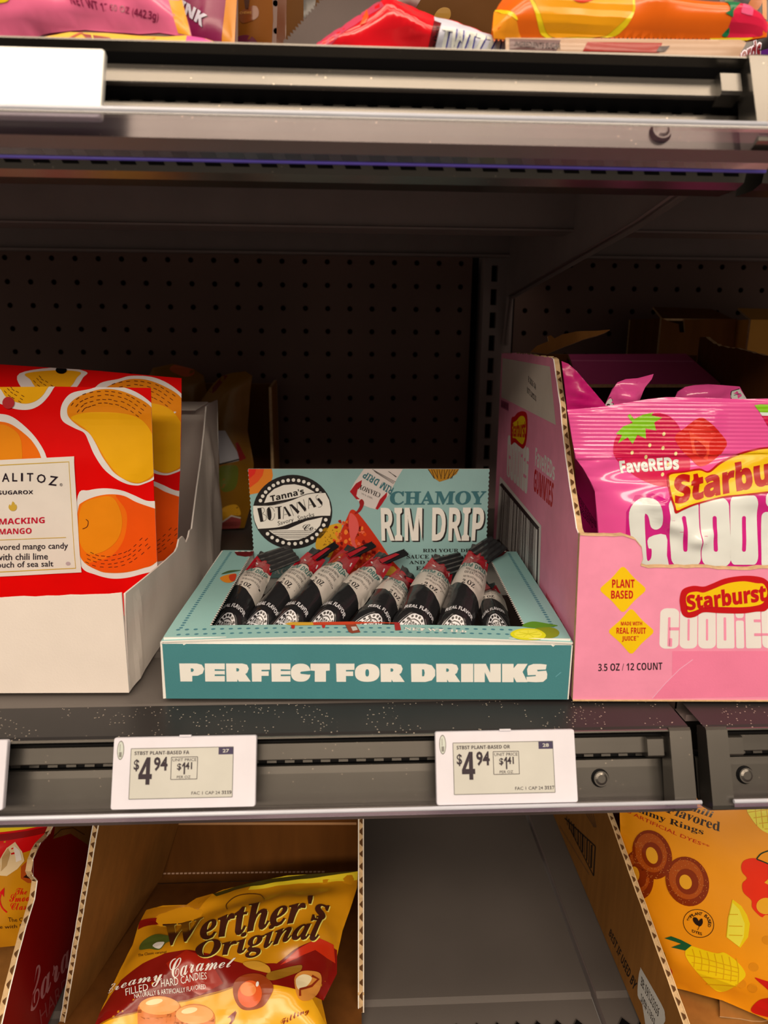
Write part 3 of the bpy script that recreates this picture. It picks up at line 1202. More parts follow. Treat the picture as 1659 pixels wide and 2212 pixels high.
HEAVY = {                                    # fat slab capitals: outline, then the slits cut into it
    'P': ([(0, 0), (.70, 0), (.90, .07), (1, .30), (.93, .56), (.74, .68), (.52, .69), (.52, 1), (.05, 1)], [[(.46, .27), (.54, .27), (.59, .36), (.54, .46), (.47, .46)]]),
    'E': ([(0, 0), (1, 0), (1, 1), (.03, 1)], [[(.50, .31), (1.01, .33), (1.01, .38), (.93, .40), (.50, .40)], [(.50, .60), (.93, .60), (1.01, .62), (1.01, .68), (.50, .69)]]),
    'R': ([(0, 0), (.66, 0), (.85, .07), (.92, .28), (.86, .50), (.78, .58), (1, 1), (.52, 1), (.46, .86), (.46, 1), (.02, 1)], [[(.42, .25), (.50, .26), (.54, .34), (.50, .43), (.42, .43)]]),
    'F': ([(0, 0), (1, 0), (1, .34), (.54, .35), (.54, .43), (.93, .43), (.93, .68), (.54, .68), (.54, 1), (.03, 1)], []),
    'C': (el_(.5, .5, .5, .5), [[(.52, .44), (1.02, .38), (1.02, .60), (.88, .60), (.52, .56), (.47, .50)]]),
    'T': ([(0, 0), (1, 0), (1, .38), (.80, .40), (.80, 1), (.22, 1), (.22, .40), (0, .38)], []),
    'O': (el_(.5, .5, .5, .5), [el_(.5, .5, .075, .20)]),
    'D': ([(0, 0), (.60, 0), (.86, .09), (1, .34), (1, .66), (.86, .91), (.60, 1), (.02, 1)], [[(.46, .30), (.54, .31), (.57, .50), (.54, .68), (.46, .68)]]),
    'I': ([(0, 0), (1, 0), (1, 1), (0, 1)], []),
    'N': ([(0, 0), (1, 0), (1, 1), (0, 1)], [[(.40, 1.01), (.40, .46), (.58, 1.01)], [(.60, -.01), (.60, .48), (.44, -.01)]]),
    'K': ([(0, 0), (.45, 0), (.45, .24), (.60, 0), (1, 0), (.80, .44), (1, 1), (.56, 1), (.45, .72), (.45, 1), (0, 1)], []),
    'S': ([(.05, .30), (.12, .10), (.35, 0), (.70, 0), (.97, .04), (.93, .30), (1, .55), (.98, .80), (.80, .98), (.45, 1), (.04, .97), (.02, .70), (.08, .60)], [[(.52, .32), (.96, .30), (.96, .36), (.55, .40)], [(.02, .62), (.46, .60), (.46, .66), (.02, .70)]]),
}
for ch, x0, x1 in (('P', 38, 158), ('E', 160, 256), ('R', 262, 380), ('F', 384, 472), ('E', 478, 570), ('C', 572, 666), ('T', 666, 758), ('F', 788, 876), ('O', 878, 996), ('R', 1000, 1116), ('D', 1146, 1262), ('R', 1266, 1382), ('I', 1386, 1444), ('N', 1448, 1576), ('K', 1582, 1704), ('S', 1696, 1798)):
    o_, sl_ = HEAVY[ch]
    f = lambda pts: [(370 + (x0 + (x1 - x0) * a) / 2.214, 1410 + (51 + .0012 * x0 + (86 + .001 * x0) * b) / 2.214) for a, b in pts]
    s.poly(f(o_), CREAMP, 1.6 if ch == 'S' else 1)
    s.polys([f(q) for q in sl_], TEAL, 2.4)
for p in stroke([(.0002, .0002), (.0002, TH - .0002)], .0006) + stroke([(TW - .0003, .0002), (TW - .0003, TH - .0002)], .0007):
    s.uvpoly(p, IVORY, 1)
s.line([(1200, 1462), (1212, 1452)], 1.2, ink((110, 160, 156)), 1)
g.slab(PTF.off(-.0016), [(.001, TH - .006), (TW - .001, TH - .006), (TW - .001, LZ - .0003), (TW * .5, LZ + .0010), (.001, LZ - .0003)], .0008, IVORY)
g.build('front_panel', box)
g = G()
for p, fl in ((Pan(ta, ty, (0, 0, 1)), 1), (Pan(tb, ty, (0, 0, 1)), -1)):
    g.slab(p, [(0, 0), (TD, 0), (TD, LZ - .0004), (.002, TH)], .0012 * -fl if fl < 0 else .0012, TEAL, IVORY, IVORY)
pb_ = Pan(ta + ty * TD, tx, (0, 0, 1))
g.slab(pb_, [(0, 0), (TW, 0), (TW, LZ - .0004), (0, LZ - .0004)], .0012, IVORY, TEAL, IVORY)
g.slab(Pan(ta + V((0, 0, .0012)), tx, ty), [(.001, .002), (TW - .001, .002), (TW - .001, TD - .002), (.001, TD - .002)], .0011, mat('tray_floor_dark_board', (70, 44, 36), rough=.8), TEAL, IVORY)
g.build('tray_base', box)

# lid with its cut-out window
PL = Pan(ta + V((0, 0, LZ)), tx, ty)


def lid_h(u, v):
    a = 2 * u / TW - 1
    return .0016 * (1 - a * a) * math.exp(-max(v, 0) / .03) - .0016 * a * a * math.exp(-max(v, 0) / .02)


g = G()
s = Surf(g, PL, lid_h, .006, .006)
op = [PL.uv(*p) for p in ((453, 1347), (1141, 1357), (1049, 1191), (546, 1191))]
L0, R0 = PL.uv(349, 1386)[0], PL.uv(1230, 1381)[0]
oy = (op[0][1] + op[1][1]) / 2
ob = (op[2][1] + op[3][1]) / 2
ox0, ox1 = (op[0][0] + op[3][0]) / 2, (op[1][0] + op[2][0]) / 2
for q in ([(0, 0), (TW, 0), (TW, oy), (0, oy)], [(0, oy), (ox0, oy), (ox0, TD), (0, TD)], [(ox1, oy), (TW, oy), (TW, TD), (ox1, TD)]):
    s.base(q, AQUAC, None, smooth=False)
    s2 = Surf(g, PL.off(-.0009), lid_h, .006, .006)
    s2.base(q, IVORY, None, smooth=False)
for a, b in (((0, 0), (TW, 0)), ((TW, 0), (TW, TD)), ((0, TD), (0, 0)), ((ox0, oy), (ox1, oy)), ((ox0, TD), (ox0, oy)), ((ox1, oy), (ox1, TD))):
    n = 24
    for k in range(n):
        p, q = [(a[0] + (b[0] - a[0]) * t, a[1] + (b[1] - a[1]) * t) for t in (k / n, (k + 1) / n)]
        g.face([PL.at(*p, s.H(*p)), PL.at(*q, s.H(*q)), PL.at(*q, s.H(*q) - .0009), PL.at(*p, s.H(*p) - .0009)], IVORY)
# perforation nibs along the side cuts
for x, sg in ((ox0, 1), (ox1, -1)):
    for k in range(46):
        v0 = oy + (TD - oy) * (k + .2) / 46
        g.face([PL.at(x, v0, lid_h(x, v0)), PL.at(x, v0 + .0016, lid_h(x, v0)), PL.at(x + sg * .0012, v0 + .0012, lid_h(x, v0)), PL.at(x + sg * .0012, v0 + .0004, lid_h(x, v0))], IVORY)
# dotted border: two rows along the front, one along each side
for k in range(40):
    u = .006 + (TW - .034) * k / 39
    s.uvpoly(ell(u, .0135, .0013, .0011, n=10), TDOT, 1)
    s.uvpoly(ell(u + .002, .0070, .0013, .0010, n=10), TDOT, 1)
for k in range(42):
    v = .016 + (TD - .022) * k / 41
    for uu in (.0070, TW - .0070):
        s.uvpoly(ell(uu, v, .0012, .0010, n=10), TDOT, 1)
for q in ([(506, 1193), (512, 1200), (530, 1203), (545, 1201), (549, 1191)], [(1053, 1191), (1056, 1204), (1072, 1206), (1086, 1200), (1097, 1190)]):
    s.poly(q, MAROON, 2)
for x0 in (508, 521, 534, 1058, 1072, 1086):
    s.poly([(x0, 1191), (x0 + 7, 1191), (x0 + 7, 1192.6), (x0, 1192.6)], CREAMP, 3)
s.poly(sm([(475, 1250), (487, 1243), (510, 1240), (505, 1256), (488, 1259)]), ink((226, 130, 30)), 2)
s.poly(sm([(495, 1244), (510, 1241), (507, 1255), (498, 1255)]), ink((206, 60, 26)), 3)
s.poly(sm([(478, 1241), (495, 1233), (521, 1232), (505, 1236)]), ink((70, 92, 50)), 2)
k = K(760, 1160, 4.608)
s.polys([k(q) for q in ([(-670, 868), (-610, 850), (-350, 852), (-360, 880), (-600, 884)],)], ink((206, 150, 40)), 2)
s.poly(k([(-390, 852), (0, 846), (190, 852), (420, 856), (420, 866), (180, 860), (0, 878), (-380, 880)]), ink((196, 60, 24)), 3)
s.polys([k([(-606, 880), (-566, 880), (-570, 912), (-588, 918), (-602, 908)]), k([(-300, 876), (-262, 876), (-268, 906), (-284, 912), (-296, 902)])], ink((180, 40, 28)), 3)
s.poly(k([(-70, 870), (40, 870), (86, 952), (0, 962), (-30, 950)]), ink((140, 60, 36)), 3)
s.poly(k([(-10, 900), (44, 896), (60, 930), (10, 940)]), ink((196, 180, 160)), 4)
s.poly(k([(420, 852), (476, 856), (490, 930), (432, 934)]), ink((160, 34, 30)), 3)
s.text('NET WT. 1Lb', k([(524, 902), (1142, 932), (1140, 956), (522, 932)]), CREAMP, 3, 'rb', .01)
s.poly(sm([(1104, 1367), (1125, 1359), (1160, 1360), (1179, 1372), (1168, 1382), (1128, 1383), (1106, 1376)]), ink((222, 206, 24)), 3)
s.poly(sm([(1112, 1368), (1130, 1362), (1158, 1363), (1171, 1371), (1160, 1379), (1130, 1380), (1113, 1375)]), ink((236, 224, 60)), 4)
for a in range(7):
    t = .2 + a * .9
    s.line([(1141, 1371), (1141 + 26 * math.cos(t), 1371 + 7.5 * math.sin(t))], .9, ink((206, 190, 30)), 5)
s.poly(sm([(1128, 1352), (1150, 1343), (1185, 1348), (1205, 1352), (1180, 1356), (1150, 1357)]), ink((92, 136, 30)), 2)
s.poly(sm([(1150, 1362), (1170, 1355), (1196, 1357), (1208, 1366), (1202, 1376), (1178, 1380), (1160, 1374)]), ink((134, 136, 24)), 2)
g.build('lid', box)

# upright display card
pA, pB = onZ(547, 1191, LZ), onZ(1050, 1191, LZ)
pA = ta + tx * (pA - ta).dot(tx) + ty * (TD - .004) + V((0, 0, LZ))
lo, hi = -.02, .25
for _ in range(30):                          # lean at which the printed width stays the same from foot to top
    mid = (lo + hi) / 2
    P_ = Pan(pA, tx, V((0, 0, math.cos(mid))) - ty * math.sin(mid))
    w1 = P_.uv(1057, 1013)[0] - P_.uv(536, 1013)[0]
    w0 = P_.uv(1050, 1191)[0] - P_.uv(547, 1191)[0]
    lo, hi = (mid, hi) if w1 > w0 else (lo, mid)
PH = Pan(pA, tx, V((0, 0, math.cos(mid))) - ty * math.sin(mid))
g = G()
s = Surf(g, PH, eps=.00008)
c = [PH.uv(*p) for p in ((548, 1191), (1050, 1191), (1057, 1013), (536, 1013))]
rightE = [(c[1][0] + (c[2][0] - c[1][0]) * t / 40 + (.0004 if t % 2 else -.0004), c[1][1] + (c[2][1] - c[1][1]) * t / 40) for t in range(40)]
leftE = [(c[3][0] + (c[0][0] - c[3][0]) * t / 40 + (-.0004 if t % 2 else .0004), c[3][1] + (c[0][1] - c[3][1]) * t / 40) for t in range(1, 40)]
g.slab(PH, [(c[0][0] + .001, -.022), (c[1][0] - .001, -.022), (c[1][0] - .0005, c[1][1])] + rightE[1:] + [c[2], c[3]] + leftE + [c[0]], .0010, AQUA, IVORY, IVORY)
k = K(520, 990, 2.9625)
k1 = K1(520, 990, 2.9625)
s.poly([k1(x, y) for x, y in ((48, 68), (200, 68), (206, 110), (196, 150), (160, 195), (110, 222), (58, 232))], ink((222, 120, 30)), 1)
s.poly([k1(x, y) for x, y in ((48, 68), (150, 68), (140, 110), (110, 150), (56, 190))], ink((226, 74, 26)), 2)
s.poly([k1(x, y) for x, y in ((48, 68), (100, 68), (90, 100), (54, 130))], ink((226, 38, 26)), 3)
cx_, cy_ = k1(332, 342)
R = 255 / 2.9625
A_ = lambda r, a0=0, a1=6.28319, n=48: ell(cx_, cy_, r * .995, r * .93, 0, n, a0, a1)
s.poly(A_(R), BLK, 4)
s.poly(k([(150, 285), (170, 235), (215, 195), (275, 170), (345, 165), (410, 180), (460, 208), (480, 222), (300, 262)]), CREAMP, 5)
s.poly(k([(80, 300), (200, 298), (320, 268), (430, 226), (540, 218), (566, 268), (577, 330), (572, 368), (480, 372), (360, 402), (250, 440), (112, 452), (90, 400), (80, 350)]), CREAMP, 5)
s.poly(k([(180, 460), (300, 452), (420, 400), (524, 376), (508, 430), (470, 470), (420, 502), (370, 520), (300, 524), (240, 500), (205, 480)]), CREAMP, 5)
for i in range(20):
    a = -2.78 + i * .1545
    if -2.62 < a < .45:
        pass
    x, y = cx_ + R * .86 * math.cos(a), cy_ + R * .80 * math.sin(a)
    if i < 15:
        s.poly(ell(x, y, 3.9, n=12), CREAMP, 6)
for i in range(13):
    a = .25 + i * .178
    s.poly(ell(cx_ + R * .86 * math.cos(a), cy_ + R * .80 * math.sin(a), 3.9, n=12), CREAMP, 6)
s.text("Tanna's", k([(188, 240), (400, 190), (408, 226), (194, 276)]), BLK, 7, 'sb', .015)
kB = K(530, 1000, 4.139)
for q in ([(107, 403), (143, 398), (163, 522), (135, 527)], [(265, 394), (325, 384), (327, 390), (266, 401)], [(290, 396), (312, 392), (318, 498), (294, 502)], [(342, 392), (358, 388), (412, 470), (390, 478)],
          [(395, 372), (417, 366), (486, 432), (470, 456)], [(466, 350), (487, 343), (547, 408), (533, 436)], [(565, 312), (582, 308), (637, 388), (612, 398)]):
    s.poly(kB(q), BLK, 7)
s.poly(kB(ell(215, 452, 19, 58, -.1)), BLK, 7)
for q, w_ in (([(143, 400), (164, 402), (171, 430), (156, 452), (184, 470), (186, 504), (163, 520)], .9), (ell(226, 452, 37, 60, -.1), .9), ([(345, 392), (339, 500)], 1.1), ([(348, 462), (392, 452)], .9), ([(396, 372), (432, 472)], 1.0), ([(470, 456), (462, 350)], 1.0), ([(545, 430), (520, 324)], 1.0),
              ([(568, 312), (566, 410)], 1.1), ([(570, 376), (612, 366)], .9), ([(652, 284), (632, 300), (642, 330), (676, 344), (688, 370), (672, 392), (650, 395)], .9)):
    s.line(kB(sm(q, 3, False) if len(q) > 4 else q), w_, BLK, 7)
s.poly(kB([(640, 318), (660, 312), (690, 350), (688, 380), (668, 360)]), BLK, 7)
s.text('Savory', k([(236, 402), (336, 376), (342, 410), (240, 438)]), BLK, 7)
s.text('Snacks', k([(362, 368), (468, 342), (472, 370), (366, 398)]), BLK, 7)
s.text('Co.', k([(396, 424), (480, 416), (482, 456), (398, 462)]), BLK, 7, 'sc')
s.line(sm(k([(80, 300), (200, 298), (320, 268), (430, 226), (540, 218)]), 6, False), 1.4, BLK, 7)
s.line(sm(k([(112, 452), (250, 440), (360, 402), (480, 372), (572, 368)]), 6, False), 1.4, BLK, 7)
for i in range(5):
    y = 462 + i * 11
    x = 190 + i * 14
    s.poly(k([(x, y), (470 - i * 14, y), (468 - i * 14, y + 3), (x + 2, y + 3)]), BLK, 7)
# tipped sachet pouring sauce over a pineapple wedge
s.poly(k([(788, 68), (1038, 68), (1000, 130), (950, 230), (876, 328), (830, 318), (786, 300), (740, 262), (698, 212), (730, 150)]), ink((212, 190, 170)), 3)
s.poly(k([(738, 160), (776, 138), (770, 180), (748, 200), (740, 240), (764, 262), (740, 262), (698, 212)]), ink((168, 24, 30)), 4)
s.poly(k([(890, 262), (928, 224), (938, 214), (934, 246), (900, 298), (876, 328), (862, 322)]), ink((168, 24, 30)), 4)
s.text('CHAMOY', k([(886, 252), (752, 194), (764, 166), (898, 224)]), BLK, 5, 'rb')
s.text('RIM DRIP', k([(960, 232), (776, 120), (800, 84), (980, 190)]), TDARK, 5, 'sb', .01)
for i in range(5):
    s.line(k([(842 + i * 10, 70 + i * 9), (990 - i * 6, 150 + i * 6)]) if i < 3 else k([(920 + i * 8, 74 + i * 3), (1010 - i * 4, 112 + i * 2)]), .9, BLK, 5)
s.text('2027 II 01', k([(846, 262), (776, 230), (772, 218), (842, 250)]), BLK, 5)
s.poly(sm(k([(775, 260), (790, 285), (772, 330), (742, 354), (728, 352), (748, 330), (762, 300), (758, 275)])), ink((150, 26, 26)), 6)
s.poly(sm(k([(706, 330), (740, 340), (800, 410), (880, 520), (960, 640), (1036, 745), (880, 748), (700, 745), (566, 690), (600, 580), (640, 470), (680, 380)])), ink((196, 46, 18)), 5)
s.poly(sm(k([(478, 560), (510, 470), (580, 425), (648, 424), (620, 520), (580, 630), (520, 610)])), ink((214, 150, 30)), 4)
for i in range(40):
    r_ = random.Random(i)
    x, y = r_.uniform(520, 620), r_.uniform(445, 600)
    s.poly(ell(*k1(x, y), 1.6, 1.1, r_.uniform(0, 3), 8), ink((150, 96, 16)), 5)
r_ = random.Random(5)
for i in range(150):
    x, y = r_.uniform(600, 940), r_.uniform(400, 730)
    if abs(x - 700) * .9 < (y - 340) * .62 + 20 and x < 660 + (y - 340) * .8 + 40:
        s.poly(sm([k1(x + r_.uniform(6, 16) * math.cos(t), y + r_.uniform(6, 18) * math.sin(t)) for t in (0, 1.2, 2.5, 3.8, 5)], 3), ink(r_.choice(((232, 96, 60), (160, 20, 12), (224, 70, 20), (236, 120, 40), (120, 12, 10)))), 6)
s.poly(sm(k([(700, 350), (740, 380), (756, 450), (730, 520), (744, 570), (716, 560), (700, 500), (690, 420)])), ink((220, 84, 72)), 7)
s.poly(k([(952, 690), (978, 690), (1036, 748), (920, 748)]), ink((226, 160, 50)), 7)
s.poly(k([(1196, 68), (1398, 68), (1380, 100), (1330, 132), (1272, 150), (1240, 128)]), ink((170, 112, 24)), 3)
for i in range(6):
    s.line(k([(1200 + i * 34, 70), (1240 + i * 22, 130)]), 1.2, ink((60, 34, 12)), 4)
    s.line(k([(1392 - i * 34, 70), (1340 - i * 20, 130)]), 1.2, ink((60, 34, 12)), 4)
s.text('CHAMOY', k([(958, 212), (1570, 210), (1560, 294), (956, 296)]), TDARK, 4, 'rb', .018)
for dx, dy, mm, ly in ((10, 8, BLK, 4), (5, 4, BLK, 5), (0, 0, CREAMP, 6)):
    s.text('RIM DRIP', k([(896 + dx, 318 + dy), (1560 + dx, 316 + dy), (1546 + dx, 524 + dy), (902 + dx, 524 + dy)]), mm, ly, 'sb', .008)
for tx_, x0, x1, y in (('RIM YOUR DRINK,', 1166, 1560, 578), ('SAUCE UP YOUR FRUIT', 1062, 1560, 616), ('AND VEGGIES, OR', 1078, 1500, 654), ('EAT ALONE', 1122, 1400, 690)):
    s.text(tx_, k([(x0, y), (x1, y), (x1, y + 25), (x0, y + 25)]), BLK, 4, 'rb', .004)
s.text('2oz (57g)', k([(232, 658), (420, 656), (420, 694), (232, 696)]), CREAMP, 4, 'rb')
s.text('PACKED', k([(180, 706), (420, 704), (420, 738), (180, 740)]), CREAMP, 4, 'rb')
g.build('display_card', box, 'aqua printed display card standing up from the lid')

# ---- sachets
FBLK = film('sachet_black_film', (36, 33, 31), rough=.2, coat=.4, bump=.3, bscale=160)
FCRM = film('sachet_cream_film', (206, 184, 160), rough=.3, coat=.3, bump=.2, bscale=160)
FRED = film('sachet_red_film', (158, 14, 26), rough=.2, coat=.4, bump=.25, bscale=160)
FGRN = film('sachet_green_print', (66, 108, 94), rough=.35)
FDRK = film('sachet_black_print', (30, 26, 26), rough=.35)
FWHT = film('sachet_white_print', (216, 200, 186), rough=.3, coat=.3)
FSAU = film('sachet_brown_sauce', (52, 16, 12), rough=.2, coat=.4)


def sachet(label, foot, head, zf, dh, wd=.034, roll=0.0, seed=0, tail=.62, lean=-.45):
    """foot/head are where the sachet's seals lie in the photograph; zf the foot's height; dh the head's depth in the tray."""
    A = onZ(*foot, zf)
    pl = ta + ty * dh
    Bp = on(*head, pl, ty)
    vdir = (Bp - A)
    Ln = vdir.length
    vd = vdir.normalized()
    cn = (CAM - (A + Bp) / 2).normalized()
    nn = (cn - vd * cn.dot(vd)).normalized()
    nn = Matrix.Rotation(roll, 3, vd) @ nn
    P = Pan(A, vd.cross(nn), vd)
    t = thing('sauce_sachet', label, 'sachet', A, 'sauce sachets in the teal box')
    g = G()
    L0_ = -.016
    hw = wd / 2
    wv = lambda v: hw * (1.0 if v < Ln * .55 else 1.0 - .34 * min(1, (v - Ln * .55) / (Ln * .2)))
    R_ = random.Random(seed)
    left, rgt = [], []
    n = 16
    for i in range(n + 1):
        v = L0_ + (Ln - L0_) * i / n
        left.append((-wv(v) + R_.uniform(-.0007, .0007), v))
        rgt.append((wv(v) + R_.uniform(-.0007, .0007), v))
    out = rgt + left[::-1]

    def hf(u, v):
        a = max(0.0, 1 - (abs(u) / wv(v)) ** 2)
        f = min(1, max(0, (v - L0_) / .014)) * min(1, max(0, (Ln - .008 - v) / (Ln * .42)))
        k_ = math.sqrt(a)
        return .0115 * k_ * f + (.0010 * fbm(u * 2.2, v * .8, 95, seed * 3.1) + .0009 * math.sin(u * 900 + seed) * max(0, (v - Ln * .7) / Ln * 3)) * min(1, a * 4)
    s = Surf(g, P, hf, .0016, .0022, clip=out, eps=.00007)
    s.base(out, FBLK, FBLK, -.18)
    U = lambda pts: [(a * hw, b * Ln) for a, b in pts]
    q = lambda v: v * Ln
    # bottom logo disc, ring lettering, label, drip, tail
    s.uvpoly([(a, b) for a, b in ell(0, -.0145, hw * .80, .0140, n=28)], FWHT, 1)
    for r0, r1, mm, ly in ((.0140, .0128, FDRK, 2), (.0098, .0092, FDRK, 2)):
        for quad in ring(ell(0, -.0145, hw * r0 / .0180, r0, n=28), ell(0, -.0145, hw * r1 / .0180, r1, n=28)):
            s.uvpoly(quad, mm, ly)
    for i in range(22):
        a = i * 6.28319 / 22
        s.uvpoly(ell(hw * .625 * math.cos(a), -.0145 + .0113 * math.sin(a), .0008, n=8), FDRK, 2)
    s.text("Tanna's", ((-hw * .4, -.0145 + .0088), (hw * .4, -.0145 + .0088), (hw * .4, -.0145 + .0048), (-hw * .4, -.0145 + .0048)), FDRK, 3, 'sb', .01, uv=True)
    s.text('BOTANNAS', ((-hw * .58, -.0145 + .0040), (hw * .58, -.0145 + .0040), (hw * .58, -.0145 - .0026), (-hw * .58, -.0145 - .0026)), FDRK, 3, '', .02, uv=True)
    s.text('SNACKS', ((-hw * .3, -.0145 - .0040), (hw * .4, -.0145 - .0040), (hw * .4, -.0145 - .0066), (-hw * .3, -.0145 - .0066)), FDRK, 3, '', 0, uv=True)
    arc = lambda a, b: (a, b - .55 * (2 * a - 1) ** 2)
    vb = .0042
    for quad in stroke([(hw * (-.92 + 1.84 * t / 10), vb + .0010 - .0045 * (t / 5 - 1) ** 2) for t in range(11)], .0050):
        s.uvpoly(quad, FDRK, 2)
    s.text('REAL FLAVOR', ((-hw * .80, vb + .0026), (hw * .80, vb + .0026), (hw * .80, vb - .0008), (-hw * .80, vb - .0008)), FWHT, 3, 'sb', .02, uv=True, warp=arc)
    lo_ = q(.40)
    sk = -.11
    lab = U([(-1.2, .31 + sk * -.8), (1.2, .31 + sk * .8), (1.2, .70), (.5, .68), (0, .695), (-.5, .675), (-1.2, .70)])
    s.uvpoly(lab, FCRM, 1)
    s.text('2 OZ', U([(-.45, .395), (.35, .375), (.35, .32), (-.45, .34)]), FDRK, 2, 'rb', .01, uv=True)
    for i in range(2):
        v_ = .47 + i * .06
        s.text(('OR EAT ALONE', 'RIM YOUR DRINK')[i], U([(-.5, v_ + .035), (.75, v_ + .020), (.75, v_ - .012), (-.5, v_)]), FDRK, 2, 'rb', 0, uv=True)
    s.text('THIN THE SAUCE WITH ANY JUICE', U([(-.5, .445), (.8, .425), (.8, .40), (-.5, .42)]), FDRK, 2, 'rb', 0, uv=True)
    s.text('RIM DRIP', U([(-.8, .672), (.8, .650), (.8, .575), (-.8, .600)]), FGRN, 2, 'sb', .02, uv=True)
    s.uvpoly(sm(U([(-1.2, .68), (-.75, .695), (-.45, .65), (-.15, .70), (.2, .705), (.5, .655), (.8, .70), (1.2, .67), (1.2, .90), (0, .91), (-1.2, .90)]), 4), FRED, 2)
    s.uvpoly(U([(-.5, .79), (-.3, .76), (-.22, .77), (-.42, .80)]), FWHT, 3)
    s.uvpoly(U([(.55, .80), (.62, .755), (.68, .757), (.62, .805)]), FWHT, 3)
    g.build('sachet_body', t)
    g = G()                                    # crimped seal strip at the top, bent over sideways
    dv, du = P.v * math.cos(lean) - P.u * math.sin(lean), P.u * math.cos(lean) + P.v * math.sin(lean)
    o0 = P.at(0, Ln - .013, .0012)
    for i in range(9):
        u0, u1 = (-1 + 2 * i / 9) * hw * tail, (-1 + 2 * (i + 1) / 9) * hw * tail
        hh = .0007 if i % 2 else -.0003
        q0, q1 = o0 + du * u0, o0 + du * u1
        e0, e1 = o0 + dv * .026 + du * u0 * .92, o0 + dv * .026 + du * u1 * .92
        g.face([q0 + P.n * hh, q1 - P.n * hh, e1 + P.n * (.001 - hh), e0 + P.n * (.001 + hh)], FBLK)
        g.face([q0 + P.n * (hh - .0007), e0 + P.n * (hh + .0003), e1 + P.n * (.0003 - hh), q1 - P.n * (hh + .0007)], FBLK)
    if tail < .5:
        g.face([o0 - du * hw * tail * .4 + P.n * .0016, o0 + du * hw * tail * .7 + P.n * .0016, o0 + dv * .018 + du * hw * tail * .3 + P.n * .0022, o0 + dv * .016 - du * hw * tail * .3 + P.n * .0022], FRED)
    g.build('seal_strip', t)
    return t


sachet('sauce sachet at the far left of the teal box, tail against the round emblem', (499, 1345), (582, 1196), .016, .142, .0208, -.34, 1, 1.05, -.75)
sachet('second sauce sachet from the left in the teal box, leaning right', (570, 1340), (692, 1190), .015, .150, .0208, -.36, 2, .34, -.30)
sachet('third sauce sachet from the left in the teal box, below the pineapple wedge', (633, 1340), (768, 1184), .017, .150, .0208, -.36, 3, .36, -.40)
sachet('fourth sauce sachet from the left in the teal box, in front of the dripping sauce', (712, 1342), (836, 1198), .017, .148, .0218, -.36, 4, .36, -.45)
sachet('fifth sauce sachet from the left in the teal box, lying lowest at the middle', (802, 1346), (886, 1236), .017, .138, .0235, .15, 5, .38, -1.0)
sachet('sixth sauce sachet from the left in the teal box, crimped black tail standing up', (894, 1348), (960, 1206), .016, .148, .0265, .05, 6, .70, -.60)
sachet('seventh sauce sachet from the left, its black tail reaching the big lettering', (984, 1350), (1040, 1182), .016, .150, .0232, .0, 7, .85, -.45)
sachet('sauce sachet at the far right of the teal box, half under the cut edge', (1072, 1354), (1050, 1262), .013, .138, .0195, .0, 8, .40, .2)

# ================================================================ pink carton of gummy bags (right)
PINK = paper('pink_printed_carton', (250, 138, 152), rough=.55, var=.05, vscale=60, bump=.12, bscale=220)
PINKS = PINK
PFILM = film('hot_pink_film', (250, 80, 138), rough=.22, coat=.8, crough=.07, bump=.10, bscale=70)
PMAG = film('magenta_film_print', (206, 28, 112), rough=.22, coat=.8, crough=.07, bump=.10, bscale=70)
PFW = film('white_film_print', (226, 214, 200), rough=.2, coat=.5, bump=.10, bscale=70)
YELP = ink((252, 184, 8))
REDP = ink((196, 12, 18))
WHP = ink((236, 214, 196))
BLP = ink((52, 34, 34))
FYEL = gl((250, 184, 10))
FRD = gl((182, 16, 14))
FSTRAW = gl((214, 10, 66))
FLEAF = gl((136, 190, 18))


def rr(x0, y0, x1, y1, r, ry=None, n=5):
    ry = ry or r
    o = []
    for cx_, cy_, a in ((x1 - r, y0 + ry, -1.5708), (x1 - r, y1 - ry, 0), (x0 + r, y1 - ry, 1.5708), (x0 + r, y0 + ry, 3.1416)):
        o += [(cx_ + r * math.cos(a + k * 1.5708 / n), cy_ + ry * math.sin(a + k * 1.5708 / n)) for k in range(n + 1)]
    return o


def goodies(s, quad, wh, bgm, layer):
    """Fat rounded capitals with slit counters: G O O D i E S inside a pixel quad."""
    W = [1.0, .92, .92, .92, .50, .80, .92]
    tot = sum(W) + .05 * 6
    x = 0
    TL, TR, BR, BL = quad

    def mp(a, b):
        return tuple((TL[i] * (1 - a) + TR[i] * a) * (1 - b) + (BL[i] * (1 - a) + BR[i] * a) * b for i in (0, 1))
    for ch, w_ in zip('GOODiES', W):
        f = lambda pts: [mp((x + px_ * w_) / tot, py_) for px_, py_ in pts]
        R = lambda *a: f(rr(*a))
        if ch == 'i':
            s.poly(R(.08, .30, .92, 1, .2, .05), wh, layer)
            s.poly(R(.06, .0, .94, .24, .3, .09), wh, layer)
        else:
            s.poly(R(0, 0, 1, 1, .1 if ch in 'DE' else .34, .05 if ch in 'DE' else .13), wh, layer)
        if ch == 'O':
            s.poly(R(.44, .26, .56, .80, .05, .02), bgm, layer + 1)
        elif ch == 'D':
            s.poly(R(.40, .22, .54, .80, .05, .02), bgm, layer + 1)
        elif ch == 'G':
            s.poly(R(.42, .22, .55, .94, .05, .02), bgm, layer + 1)
            s.poly(R(.50, .47, 1.02, .545, .02, .01), bgm, layer + 1)
            s.poly(R(.50, .74, .66, .95, .05, .02), bgm, layer + 1)
        elif ch == 'E':
            s.poly(R(.55, .27, 1.02, .34, .02, .01), bgm, layer + 1)
            s.poly(R(.55, .62, 1.02, .69, .02, .01), bgm, layer + 1)
        elif ch == 'S':
            s.poly(R(.45, .29, 1.02, .35, .02, .01), bgm, layer + 1)
            s.poly(R(-.02, .62, .55, .68, .02, .01), bgm, layer + 1)
        x += w_ + .05


